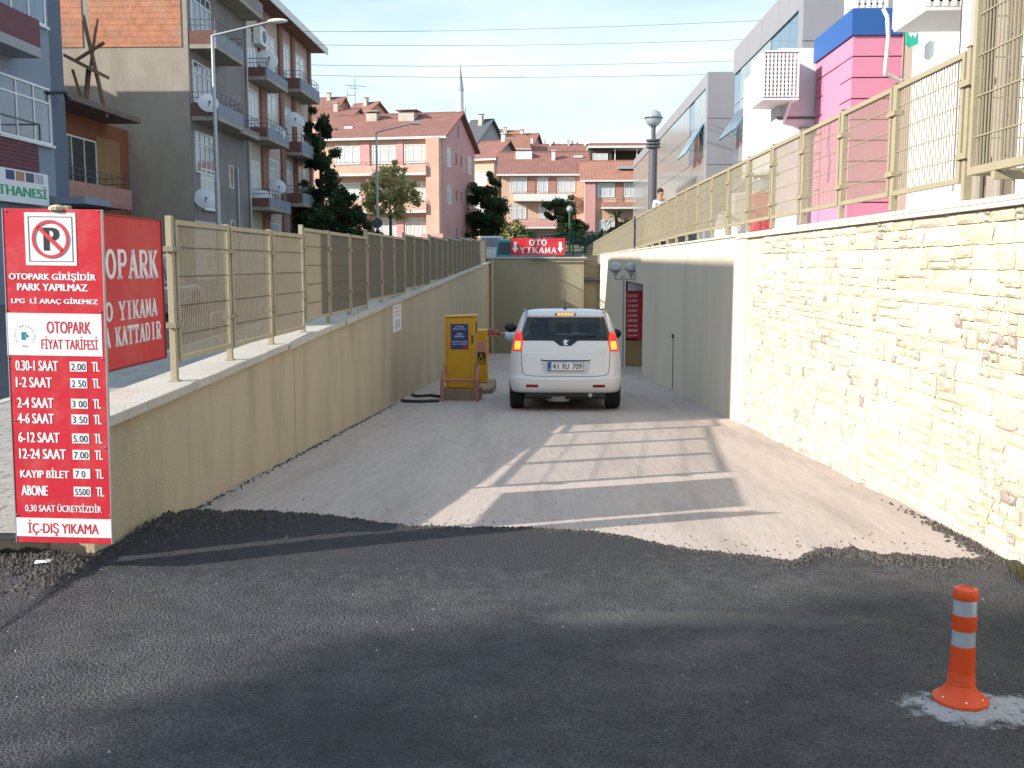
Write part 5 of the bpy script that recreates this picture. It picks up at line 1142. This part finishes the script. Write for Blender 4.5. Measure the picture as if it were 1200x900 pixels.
mb = MB(); mb.lathe([(.7, 20.2), (1.15, 21.2), (1.15, 22.1), (1.05, 22.1), (1.05, 21.3), (.6, 21.3)], n=18); mb.build('balcony', trim_w, MT); mb = MB(); mb.lathe([(.14, 22.2), (.2, 23), (.05, 23.3)], (.9, -.5, 0), 8); mb.build('loudspeaker', pole_m, MT)
AE = thing('television_aerial', 'thin television aerial on the roofs left of the pink house', 'antenna', (P2(420, 118), 118, Z2(128, 118)))
mb = MB(); mb.tube((0, 0, -1), (0, 0, 2.9), .035, 6); mb.tube((-1.1, 0, 2.2), (1.3, 0, 2.05), .03, 6); mb.tube((-.7, 0, 1.9), (.3, 0, 1.85), .03, 6); mb.tube((-.9, 0, -1), (-.9, 0, 1.6), .03, 6); mb.tube((-.9, 0, 1.1), (.1, 0, 1.1), .03, 6); mb.build('mast_and_rods', pole_dark, AE)

# ================================================================== right side: glass fronted buildings
panel_m = mat('facade_glass', (.24, .28, .27), .14, .12, .5, spec=.8, dark=(.33, .33, .31), dscale=.35, damt=.7)
panel_b = mat('blue_glass', (.09, .17, .24), .08, .1, .5, spec=.9)
alu = mat('aluminium_panel', (.31, .30, .32), .45, .05, 1, metal=.2)
joint = mat('joint', (.16, .16, .17), .8)
def glass_block(lb, Yfar, Ynear, ztop, pw, phh, fasc, blues=(), X=7.1):
    w_ = Yfar - Ynear
    r = thing('office_building', lb, 'building', (X, Yfar, 2.0), R(-90)); H_ = ztop - 2.0
    mb = MB(); mb.box(0, w_, .05, 8, 0, H_ - .01); mb.build('core', joint, r)
    nx, nz = max(1, round((w_ - .5) / pw)), max(1, round((H_ - fasc) / phh)); a = (w_ - .5) / nx; b = (H_ - fasc) / nz; g = .012
    mb = MB(); mb.box(g, a - g, -.02, .049, g, b - g); pmesh = mb.mesh('glass_panel', panel_m); mb = MB(); mb.box(g, a - g, .0, .049, g, b - g); bmesh_ = mb.mesh('glass_panel', panel_b)
    for i in range(nx):
        for j in range(nz): inst('glass_panel', bmesh_ if (i, j) in blues else pmesh, r, (i * a, 0, j * b))
    mb = MB(); mb.box(g, 2 * a - g, -.06, .049, g, fasc - g); fm = mb.mesh('fascia_panel', alu)
    for i in range(nx // 2 + 1): inst('fascia_panel', fm, r, (i * 2 * a, 0, H_ - fasc), scale=(1 if (i + 1) * 2 * a < w_ - .5 else max(.05, (w_ - .5 - i * 2 * a) / (2 * a)), 1, 1))
    mb = MB(); mb.box(w_ - .49, w_ - .002, -.07, .05, 0, H_); mb.build('corner_strip', alu, r)
    # end wall facing the camera
    k = 4; dz = H_ / k
    for i in range(5):
        for j in range(k): mb = MB(); mb.box(w_ + .003, w_ + .06, -.07 + i * 1.5, -.07 + (i + 1) * 1.5 - .02, j * dz + .012, (j + 1) * dz - .012); mb.build('cladding_panel', alu if i < 2 else panel_m, r)
    return r, a, b
flapm = mat('blue_flap_glass', (.12, .22, .32), .08, .1, .5, spec=.9)
def flap(r, x, z, w_, h_, ang_):
    mb = MB(); mb.box(0, w_, -.03, .03, -h_, 0); f = mb.build('open_window', flapm, r, loc=(x, -.05, z), rot=(R(-ang_), 0, 0)); mb = MB(); mb.box(.04, w_ - .04, -.028, -.021, -h_, -.05); 
    mb = MB(); mb.box(x + .04, x + w_ - .04, -.025, .02, z - h_, z - .02); mb.build('dark_opening', pane_d, r)
ra, a, b = glass_block('near glass fronted office building with aluminium fascia and open blue windows', 40, 29.4, 9.65, 1.27, 1.2, .95, {(0, 4), (0, 3), (5, 5), (6, 5), (7, 5), (0,5)})
for x in (.75, 1.9, 3.1): flap(ra, x, 5.2, .95, 1.15, 32)
rb, a, b = glass_block('farther glass fronted office building beyond the round lamp', 85, 46.25, 9.97, 1.85, 1.38, .6, {(18, 4), (18, 3)})
for x in (34.6, 36.2): flap(rb, x, 5.9, 1.35, 1.5, 30)
window(rb, 20.5, .6, 2.6, 2.2, -.03, n=2, pane=pane_d); window(rb, 4, -.0, 2.0, 1.6, -.03, n=1, tr=False, pane=pane_d)
mb = MB(); mb.box(19, 24, -.05, -.022, 2.75, 2.85); mb.build('ledge', alu, rb)

wht = mat('white_render', (.74, .74, .74), .8, .04, 2)
WS = thing('kiosk_building', 'plain white block standing left of the pink corner tower', 'building', (4.62, 20.5, 2.0))
O = WS.location; mb = MB(O); mb.box(4.62, 7.2, 20.5, 24, 2.0, 5.95); mb.build('wall', wht, WS); mb = MB(O); mb.box(4.6, 7.2, 20.48, 20.499, 4.55, 4.60); mb.build('groove', joint, WS)
mb = MB(O); mb.box(5.05, 5.25, 20.46, 20.499, 2.1, 4.4); mb.build('door_frame', greyw, WS)
def cage(lb, x0, x1, y0, y1, z0, z1, nx, nz, side=True):
    r = thing('air_conditioner', lb, 'air conditioner', (x0, y0, z0)); O = r.location
    mb = MB(O); mb.box(x0 + .06, x1 - .02, y0 + .08, y1 - .02, z0 + .05, z1 - .05); mb.build('unit', mat('ac_inner', (.03, .03, .03), .8), r)
    mb = MB(O); t = (x1 - x0) / nx * .28; dx = (x1 - x0) / nx; dz = (z1 - z0) / nz
    for i in range(nx + 1): mb.box(x0 + i * dx - t, x0 + i * dx + t, y0 - .012, y0 + .012, z0 - t, z1 + t)
    for i in range(nz + 1): mb.box(x0 - t, x1 + t, y0 + .0121, y0 + .03, z0 + i * dz - t, z0 + i * dz + t)
    mb.build('front_grille', wht, r)
    mb = MB(O)
    if side:
        n = max(3, int((y1 - y0) / dx))
        for i in range(n + 1): yy = y0 + .035 + (y1 - y0) * i / n; mb.box(x0 - .012, x0 + .012, yy - .001, yy + 2 * t, z0 - t, z1 + t)
        for i in range(nz + 1): mb.box(x0 + .0121, x0 + .03, y0 + .035, y1, z0 + i * dz - t, z0 + i * dz + t)
    else: mb.box(x0 - .02, x0, y0 + .02, y1, z0 - .03, z1 + .03)
    mb.build('side_grille', wht, r)
    mb = MB(O); mb.box(x0 - .02, x1 + .02, y0 - .02, y1, z0 - .08, z0 - .04); mb.build('tray', wht, r); mb = MB(O); mb.box(x0 - .02, x1 + .02, y0 - .02, y1, z1 + .04, z1 + .07); mb.build('lid', wht, r)
    mb = MB(O); mb.slab([(x1 - .1, y0 + .2, z0 - .08), (x1 - .1, y1 - .1, z0 - .08), (x1 - .1, y1 - .1, z0 - .6)], (.05, 0, 0)); mb.build('bracket', wht, r)
    return r
cage('white air conditioner behind a square grille on the white block', 4.04, 4.67, 19.75, 20.9, 4.76, 5.51, 9, 10, False)
cage('large grille caged air conditioner at the top edge, right of the pink tower', 4.39, 5.4, 12.4, 13.5, 4.63, 5.55, 10, 9)
cage('small caged air conditioner on top of the blue band of the pink tower', 5.25, 5.75, 18.2, 18.8, 5.99, 6.6, 5, 7)
PK = thing('pink_tower', 'pink banded corner tower with a blue top band beside the white block', 'building', (5.4, 18, 2.0)); O = PK.location
pnk = mat('pink_paint', (.60, .235, .355), .75, .05, 2); pblue = mat('royal_blue_paint', (.025, .10, .33), .5, .04, 2)
mb = MB(O); mb.box(5.43, 7.0, 18.03, 20.35, 2.0, 5.9); mb.build('core', mat('pink_groove', (.25, .07, .13), .8), PK)
for i in range(10):
    z0 = 2.0 + i * .3675; 
    mb = MB(O)
    if i == 9: mb.box(5.4, 7.05, 18.0, 20.4, z0 + .012, z0 + .3675 - .012)
    else: mb.box(5.4, 7.05, 18.0, 18.75, z0 + .012, z0 + .3555); m2_ = MB(O); m2_.box(5.4, 7.05, 19.9, 20.4, z0 + .012, z0 + .3555); m2_.build('pink_course', pnk, PK)
    mb.build('pink_course', pnk, PK)
mb = MB(O); mb.box(5.415, 5.6, 18.752, 19.898, 2.0, 5.30); mb.build('recessed_panel', pnk, PK); mb = MB(O); mb.box(5.36, 7.08, 17.96, 20.44, 5.67, 6.13); mb.build('blue_band', pblue, PK)
mb = MB(O); mb.path([(5.412, 19.3, 3.2), (5.412, 19.2, 3.6), (5.412, 19.35, 3.9), (5.412, 19.3, 4.3)], .03, 6); mb.build('wall_mark', mat('violet', (.35, .12, .4), .6), PK)
PP = thing('drain_hose', 'white flexible hose hanging down the pink wall', 'hose', (5.9, 17.8, 6.1))
mb = MB(PP.location); mb.path([at(1035, 10, 17.75), at(1040, 20, 17.75), at(1041, 45, 17.75), at(1039, 65, 17.75), at(1037, 86, 17.75), at(1046, 90, 17.8), at(1057, 95, 17.85)], .035, 8); mb.build('hose', wht, PP, smooth=True)
RC = thing('round_column', 'bright white round column to the right of the pink tower', 'column', (6.05, 16, 2.0)); mb = MB(); mb.lathe([(.30, 0), (.29, .1), (.29, 3.9)], n=28); mb.build('shaft', wht, RC, smooth=True)
SH = thing('shop_building', 'white and beige shop front behind the tall mesh cage', 'building', (4.95, 12, 2.0)); O = SH.location
bei = mat('beige_render', (.30, .26, .215), .85, .06, 2); brn = mat('brown_curtain', (.10, .065, .055), .8, .2, 1.5, stretch=(5, 5, .2))
mb = MB(O); mb.box(6.2, 7.0, 16.1, 18, 2.0, 9); mb.build('rear_wall', bei, SH); mb = MB(O); mb.box(5.02, 9, 4, 12, 2.0, 6.5); mb.build('wall', bei, SH)
for i, (y0, y1, m) in enumerate(((11.74, 11.96, wht), (11.46, 11.60, bei), (10.90, 11.10, bei), (10.2, 10.42, wht), (9.4, 9.8, bei), (8.6, 9.0, wht), (7.6, 8.0, bei), (6.6, 7.0, wht), (5.4, 5.8, bei), (4.1, 4.8, bei))):
    mb = MB(O); mb.box(4.84, 5.019, y0, y1, 2.0, 6.5); mb.build('pilaster', m, SH)
    mb = MB(O); mb.box(4.93, 5.017, y1 + .03, y1 + .28, 2.5, 6.2); mb.build('window', brn, SH)
mb = MB(O); mb.box(4.95, 6.2, 12.01, 12.2, 4.1, 4.3); mb.box(6.0, 6.15, 12.3, 16, 2, 5.3); mb.build('canopy_beam', wht, SH); mb = MB(O); mb.tube((4.8, 11.2, 2), (4.8, 11.2, 6.5), .06, 10); mb.tube((4.8, 10.7, 2), (4.8, 10.7, 6.5), .05, 10); mb.build('downpipe', bei, SH)
GS = thing('green_sign', 'small green sign board under the caged air conditioner', 'sign', at(1062, 55, 15.6)); mb = MB(); mb.slab([(0, 0, .22), (0.0, 0, .05), (.06, 0, 0), (.17, 0, .04), (.17, 0, .24)], (0, .05, 0)); mb.build('board', mat('green_board', (.02, .38, .25), .5), GS)
mb = MB(); mb.slab([(.02, -.003, .20), (.06, -.003, .13), (.09, -.003, .18), (.12, -.003, .12), (.155, -.003, .2)], (0, -.002, 0)); mb.build('white_mark', white_m, GS)

# surveyed offsets of the upper right and upper left blocks
for o_, x_, z_ in ((PK, 5.16, .945), (WS, 4.47, .955), (RC, 5.78, .95), (SH, 4.73, .97), (G, -13.75, .98), (Bb, -13.85, .985)): o_.location.x = x_; o_.scale.z = z_
# booth and umbrella glimpsed behind the fence
BT = thing('sales_booth', 'red sales booth with a white canopy seen through the right fence', 'booth', (P2(885, 17), 17, 2.0))
mb = MB(); mb.box(-.12, .20, -.15, .3, .02, .80); mb.build('red_body', mat('booth_red', (.52, .09, .10), .7, .2, 6), BT, bevel=.03); mb = MB(); mb.lathe([(.26, 1.06), (.27, 1.10), (.22, 1.14)], (.04, 0, 0), 16); mb.tube((.04, 0, .8), (.04, 0, 1.1), .03); mb.build('canopy', trim_w, BT)
mb = MB(); mb.lathe([(.17, .82), (.19, .9), (.15, 1.05)], (.04, 0, 0), 14); mb.build('glass_drum', globe_m, BT, smooth=True)

# ================================================================== vehicles behind
def vehicle(lb, cat, loc, rz, L_, W_, H_, paint, van=False, nm='parked_car'):
    r = thing(nm, lb, cat, loc, R(rz)); w2 = W_ / 2; hb = H_ * .52
    mb = MB(); pr = [(-L_ / 2, .28), (-L_ / 2, hb * .92), (-L_ / 2 + .12, hb), (L_ / 2 - .5, hb), (L_ / 2 - .05, hb * .78), (L_ / 2, hb * .5), (L_ / 2, .28)]
    if van: pr = [(-L_ / 2, .28), (-L_ / 2, hb), (L_ / 2 - .7, hb), (L_ / 2 - .08, hb * .8), (L_ / 2, hb * .5), (L_ / 2, .28)]
    mb.slab([(x, -w2, z) for x, z in pr], (0, W_, 0)); mb.build('body', paint, r, bevel=.06)
    a, b, c, d = (-L_ / 2 + .02, -L_ / 2 + .08, L_ / 2 - 1.35, L_ / 2 - .75) if van else (-L_ / 2 + .15, -L_ / 2 + .65, L_ / 2 - 1.75, L_ / 2 - 1.1)
    mb = MB(); i_ = .12; vs = [(a, -w2 + .03, hb), (d, -w2 + .03, hb), (d, w2 - .03, hb), (a, w2 - .03, hb), (b, -w2 + i_, H_), (c, -w2 + i_, H_), (c, w2 - i_, H_), (b, w2 - i_, H_)]
    mb.add(vs, [[3, 2, 1, 0], [4, 5, 6, 7], [0, 1, 5, 4], [1, 2, 6, 5], [2, 3, 7, 6], [3, 0, 4, 7]]); mb.build('cabin', paint, r, bevel=.05)
    def lerp(P, u, v): A, B_, C_, D_ = [Vector(vs[k]) for k in P]; return (A.lerp(B_, u)).lerp(D_.lerp(C_, u), v)
    for P, cuts in (((0, 1, 5, 4), ((.06, .47), (.52, .93))), ((2, 3, 7, 6), ((.06, .47), (.52, .93))), ((1, 2, 6, 5), ((.06, .94),)), ((3, 0, 4, 7), ((.08, .92),))):
        nrm = (Vector(vs[P[1]]) - Vector(vs[P[0]])).cross(Vector(vs[P[3]]) - Vector(vs[P[0]])).normalized()
        for (u0, u1) in cuts: mb = MB(); mb.slab([lerp(P, u0, .18) + nrm * .004, lerp(P, u1, .18) + nrm * .004, lerp(P, u1, .85) + nrm * .004, lerp(P, u0, .85) + nrm * .004], nrm * .012); mb.build('window', pane_m, r)
    for x in (-L_ / 2 + .75, L_ / 2 - .75):
        for y in (-w2 + .06, w2 - .06): mb = MB(); mb.lathe([(.2, -.09), (.3, -.08), (.3, .08), (.2, .09)], n=18); mb.build('wheel', tyre_m, r, loc=(x, y, .3), rot=(R(90), 0, 0), smooth=True)
    for y in (-w2 + .16, w2 - .16): 
        mb = MB(); mb.box(-L_ / 2 - .015, -L_ / 2 + .05, y - .07, y + .07, hb * .66, hb * .95); mb.build('tail_light', mat('plain_red_lens', (.45, .02, .02), .3), r)
        mb = MB(); mb.box(L_ / 2 - .06, L_ / 2 + .012, y - .12, y + .12, hb * .5, hb * .68); mb.build('headlight', pane_c, r)
    return r
teal = mat('teal_paint', (.10, .34, .42), .35, .03, coat=.5); carw = mat('plain_white_paint', (.72, .72, .72), .35, .02, coat=.5)
vehicle('turquoise van parked behind the car wash sign', 'van', (-.75, 48.4, 1.02), 62, 3.9, 1.6, 1.72, teal, True, 'parked_van')
vehicle('small white van parked farther off, left of the turquoise van', 'van', (-3.2, 62, 1.65), 90, 3.6, 1.5, 1.6, carw, True, 'parked_van')
vehicle('white car whose roof shows above the far end of the left fence', 'car', (-4.3, 44.5, 1.12), 90, 3.8, 1.55, 1.42, carw)
vehicle('dark blue car on the street beyond the left fence end', 'car', (-4.6, 53, 1.6), 90, 3.8, 1.55, 1.35, mat('navy_paint', (.02, .03, .06), .3, coat=.5))
CT = thing('vending_cart', 'white rounded cart with a sloping glass hood seen through the right fence', 'cart', (P2(853, 19), 19, 2.0))
mb = MB(); mb.hexa([(-.02, -.2), (.25, -.2), (.25, .3), (-.02, .3)], .06, .92); mb.build('white_body', trim_w, CT, bevel=.04); mb = MB(); mb.lathe([(.16, .1), (.17, .3), (.12, .52), (.02, .6)], (-.14, 0, 0), 16); mb.build('side_drum', trim_w, CT, smooth=True)
mb = MB(); mb.slab([(-.03, -.15, .94), (.25, -.15, .94), (.25, -.15, 1.22)], (0, .4, 0)); mb.build('glass_hood', globe_m, CT)
vehicle('silver car parked along the left street kerb behind the near fence panels', 'car', (-8.4, 21, .5), 90, 3.8, 1.55, 1.35, mat('silver_paint', (.4, .4, .42), .3, metal=.5))
for i in range(9):
    y = 11 + i * 2.9; hp = thing('hoop_rail', ['nearest','second nearest','third nearest','fourth nearest','fifth','sixth','seventh','second farthest','farthest'][i] + ' low grey hoop rail along the left kerb, counted from the price board', 'hoop rail', (-5.42, y, sz(y) + .08), 0, 'hoop rails along the left kerb')
    if i == 0:
        mb = MB(); mb.path([(0, -.4, 0), (0, -.4, .28), (0, -.32, .36), (0, .32, .36), (0, .4, .28), (0, .4, 0)], .03, 8); hm = mb.mesh('tube', pole_m, True)
    inst('tube', hm, hp, (0, 0, 0))

# ================================================================== street lamps, wires
def streetlamp(lb, x, y, z0, zt, arm, lit):
    r = thing('street_lamp', lb, 'street lamp', (x, y, z0)); h_ = zt - z0
    mb = MB(); mb.tube((0, 0, 0), (0, 0, h_ * .45), .10, 12, .085); mb.tube((0, 0, h_ * .45), (0, 0, h_), .07, 12, .055); mb.build('pole', pole_m, r, smooth=True)
    mb = MB(); mb.tube((0, 0, h_), (arm[0], 0, h_ + arm[1]), .045, 10, .035); mb.build('arm', pole_m, r, smooth=True)
    mb = MB(); mb.ball((arm[0] + .28, 0, h_ + arm[1] + .03), .12, 12, .7, 3.0, 1.0); mb.build('lamp_head', mat('lamp_head', (.78, .74, .68), .4), r, smooth=True)
    return r
a = at(257, 42, 36); streetlamp('tall galvanised street lamp in front of the grey apartment block', -11.5, 36, .6, a.z, (2.0, .45), 0)
a = at(441, 155, 60); sl = streetlamp('tall street lamp with a round disc sign, before the pink house', a.x, 60, 1.6, a.z, (2.0, .45), 0)
mb = MB(); mb.lathe([(.3, 0), (.3, .03)], n=18); mb.build('disc_sign', pole_dark, sl, loc=(0, -.12, 2.4), rot=(R(90), 0, 0))
gp_ = thing('lamp_post', 'short green lamp post with a round globe among the far trees', 'street lamp', (P2(667, 70), 70, 1.9)); mb = MB(); mb.tube((0, 0, 0), (0, 0, 3.2), .07, 10); mb.build('post', mat('dark_green', (.02, .10, .07), .5), gp_); mb = MB(); mb.ball((0, 0, 3.4), .22, 12); mb.build('globe', globe_m, gp_, smooth=True)
for i, (yl, yr, L0, R0) in enumerate(((37, 24, 352, 892), (52.5, 46, 370, 884), (76, 71, 362, 872), (88, 86.5, 362, 868))):
    p, q = at(L0, yl, 52), at(R0, yr, 38 + i); d = (p - q); p2 = p + d * .0
    mb = MB(p); prev = p
    for k in range(1, 17):
        t = k / 16; c = p.lerp(q, t); c.z -= .12 * 4 * t * (1 - t); mb.tube(prev, c, .011, 5); prev = c
    o = mb.build('overhead_wire', mat('wire_grey', (.18, .22, .24), .6)); o.location = p
    tag(o, ['topmost overhead wire crossing the sky', 'second overhead wire from the top', 'third overhead wire from the top', 'lowest overhead wire crossing the sky'][i], 'wire', 'overhead wires across the street')
GF = thing('green_fence', 'dark green mesh fence beyond the end wall', 'fence', (0, 52, 1.4)); mb = MB()
for x in lin(-1.5, 4.2, 6): mb.box(x - .04, x + .04, -.04, .04, -.6, 1.9)
mb.build('posts', mat('dark_green', (.02, .10, .07), .5), GF)
mb = MB()
for x in lin(-1.5, 4.2, 60): mb.box(x - .012, x + .012, -.01, .01, -.5, 1.8)
for z in lin(-.4, 1.8, 11): mb.box(-1.5, 4.2, -.011, .009, z - .012, z + .012)
mb.build('mesh', mat('dark_green', (.02, .10, .07), .5), GF)
WBx = thing('low_wall', 'low pale wall to the right behind the car wash sign', 'wall', (2.4, 46, 1)); mb = MB(); mb.box(-1.1, .3, 0, .3, -.4, .95); mb.build('wall_body', trim_w, WBx)

# ================================================================== trees
def tree(lb, nm, base, H_, blobs, n, leaf, m, trunk=.12, seed=1, cat='tree', limbs=5, m2=None, jag=.35):
    rn = random.Random(seed); r = thing(nm, lb, cat, base); mb = MB()
    top = max(b[2] for b in blobs); k = MB()
    k.tube((0, 0, -.3), (.03 * H_ / 4, 0, H_ * .35), trunk, 10, trunk * .75); k.tube((.03 * H_ / 4, 0, H_ * .35), (0, .05, top), trunk * .75, 8, trunk * .25)
    for b in blobs[:limbs * 3]: k.tube((0, 0, min(b[2] * .75, H_ * .5)), (b[0] * .85, b[1] * .85, b[2]), trunk * .4, 6, trunk * .1)
    k.build('trunk', mat('bark', (.10, .075, .055), .95, .3, 8, .6, 20), r)
    ms = [m, m2] if m2 else [m]
    vols = [b[3] * b[4] for b in blobs]; tot = sum(vols)
    # sub-clumps give light and dark masses with gaps between them
    cl = []
    for b, v in zip(blobs, vols):
        for _ in range(max(6, int(90 * v / tot))):
            u = Vector((rn.gauss(0, 1), rn.gauss(0, 1), rn.gauss(0, 1))).normalized() * rn.uniform(.45, 1.0)
            cl.append((Vector((b[0] + u.x * b[3], b[1] + u.y * b[3], b[2] + u.z * b[4])), rn.uniform(.5, 1.0) * jag * (b[3] + b[4]) / 2, rn.randrange(len(ms))))
    for _ in range(n):
        c, rad, mi = rn.choice(cl); p = c + Vector((rn.gauss(0, .5), rn.gauss(0, .5), rn.gauss(0, .42))) * rad
        a = Vector((rn.gauss(0, 1), rn.gauss(0, 1), rn.gauss(0, 1))).normalized(); b_ = a.cross(Vector((rn.gauss(0, 1), rn.gauss(0, 1), rn.gauss(0, 1)))).normalized(); s = leaf * rn.uniform(.5, 1.2)
        mb.use(ms[mi]); mb.add([p - a * s, p + b_ * s * .55, p + a * s, p - b_ * s * .55], [[0, 1, 2, 3]])
    mb.build('crown', ms, r); return r
dk = foliage('dark_leaf', (.035, .060, .026)); dk2 = foliage('dark_leaf_2', (.065, .095, .038)); md = foliage('mid_leaf', (.05, .085, .025)); lt = foliage('light_leaf', (.36, .37, .13)); lt2 = foliage('yellow_leaf', (.52, .44, .22))
gz = lambda y: hz(-5, y)
tree('tall dark conifer beside the corner of the grey apartment block', 'conifer_tree', (P2(378, 57), 57, 1.5), 8, [(0, 0, z, .5 + (8.4 - z) * .25, .9) for z in (1.4, 2.2, 3.0, 3.8, 4.6, 5.3, 6.0, 6.7, 7.4, 8.0)] + [(.6, 0, 3, 1.4, 1.4)], 20000, .12, dk, .2, 1, m2=dk2)
tree('dark dense evergreen shrub tree between the conifer and the yellowing tree', 'evergreen_tree', (P2(407, 50), 50, 1.2), 4, [(-.5, 0, 2.6, 1.1, 1.2), (.4, 0, 2.2, 1.0, 1.2), (.0, 0, 3.5, .7, .8), (-.6, 0, 1.3, .8, .9), (.9, 0, 1.2, .9, .9)], 16000, .10, dk, .12, 2, m2=dk2)
tree('yellowing broadleaf tree in front of the salmon pink house', 'broadleaf_tree', (P2(458, 66), 66, 1.8), 6, [(0, 0, 4.6, 1.6, 1.3), (-.7, 0, 3.6, 1.1, .9), (.9, 0, 3.5, 1.0, .9), (.2, 0, 5.6, .9, .7), (-1.2, 0, 4.4, .8, .7), (1.2, 0, 4.6, .7, .7)], 6500, .13, lt, .13, 3, m2=lt2, jag=.45)
tree('dark bushy tree between the pink house and the centre house', 'broadleaf_tree', (P2(572, 88), 88, 2.5), 6, [(0, 0, 3.2, 1.6, 1.9), (-.6, 0, 4.7, 1.3, 1.2), (.8, 0, 2, 1.5, 1.5), (.1, 0, 5.8, .9, .9), (-.9, 0, 2, 1.3, 1.5), (.5, 0, 4.3, 1.2, 1.0)], 20000, .14, dk, .15, 4, m2=dk2)
tree('light green bush at the left of the centre house', 'broadleaf_tree', (P2(603, 82), 82, 2.4), 3, [(0, 0, 1.6, 1.0, 1.1), (.8, 0, 1.2, .9, .9)], 3000, .12, md, .08, 5, m2=lt)
tree('dark round tree in front of the right balconies of the centre house', 'broadleaf_tree', (P2(660, 84), 84, 2.3), 5, [(-.5, 0, 3.9, 1.0, .8), (.4, 0, 3.0, 1.1, 1.4), (.0, 0, 1.8, 1.2, 1.2), (1.2, 0, 1.6, .9, 1.0), (-.9, 0, 3.4, .6, .5), (.2, 0, 4.3, .8, .6)], 16000, .13, dk2, .12, 6, m2=dk)
tree('low mixed bush beneath the orange roofed house', 'shrub', (P2(700, 70), 70, 2.0), 2.5, [(-.5, 0, .9, .7, .8), (.4, 0, 1.1, .8, .8), (1.2, 0, 1.4, .7, .7)], 3500, .12, md, .07, 7, cat='shrub', m2=dk2)
tree('yellow green shrub to the right, above the far fence corner', 'shrub', (P2(735, 66), 66, 2.0), 3, [(0, 0, 1.9, .8, .6), (-.8, 0, 1.3, .8, .6)], 2200, .12, lt, .06, 8, cat='shrub', m2=md)
PMt = thing('palm_tree', 'small spiky palm beside the orange roofed house', 'palm', (P2(721, 62), 62, 1.9)); mb = MB(); mb.tube((0, 0, -.2), (0, 0, 2.4), .1, 8); mb.build('trunk', mat('bark', (.1, .07, .05)), PMt)
rn = random.Random(9)
for k in range(22):
    a = k * 2.4; el = rn.uniform(-.3, 1.3); L_ = rn.uniform(.8, 1.3); d = Vector((math.cos(a) * math.cos(el), math.sin(a) * math.cos(el), math.sin(el))); s = d.cross(Vector((0, 0, 1))).normalized() * .07
    p0 = Vector((0, 0, 2.4)); p1 = p0 + d * L_ * .6; p2 = p0 + d * L_ + Vector((0, 0, -.25)); mb = MB(); mb.add([p0 - s * .4, p0 + s * .4, p1 + s, p1 - s, p2], [[0, 1, 2, 3], [3, 2, 4]]); mb.build('frond', md, PMt)
tree('tall street tree far out on the left, dappling the near asphalt', 'broadleaf_tree', (-27, -10.9, 0), 15, [(0, 0, 13.4, 1.9, 1.5), (.5, 1.6, 14.4, 1.5, 1.0), (-1, -1.6, 13, 1.8, 1.6), (.3, 2.5, 12.8, 1.4, 1.0), (0, -.8, 15.6, 1.3, .9), (.4, 1.3, 11.6, 1.4, .9)], 9500, .22, md, .22, 10, jag=.36)
WPt = thing('weed_plant', 'dry weed growing at the foot of the stone wall by the right edge', 'plant', (2.48, 5.25, .03)); rn = random.Random(4); mb = MB()
for k in range(60):
    a = rn.uniform(1.8, 4.6); L_ = rn.uniform(.05, .16); d = Vector((math.cos(a) * .5, math.sin(a) * .5, 1)).normalized(); p = Vector((rn.uniform(-.04, .04), rn.uniform(-.1, .1), 0)); s = Vector((.004, .004, 0))
    mb.add([p - s, p + s, p + d * L_], [[0, 1, 2]])
mb.build('blades', foliage('dry_weed', (.22, .19, .08)), WPt)
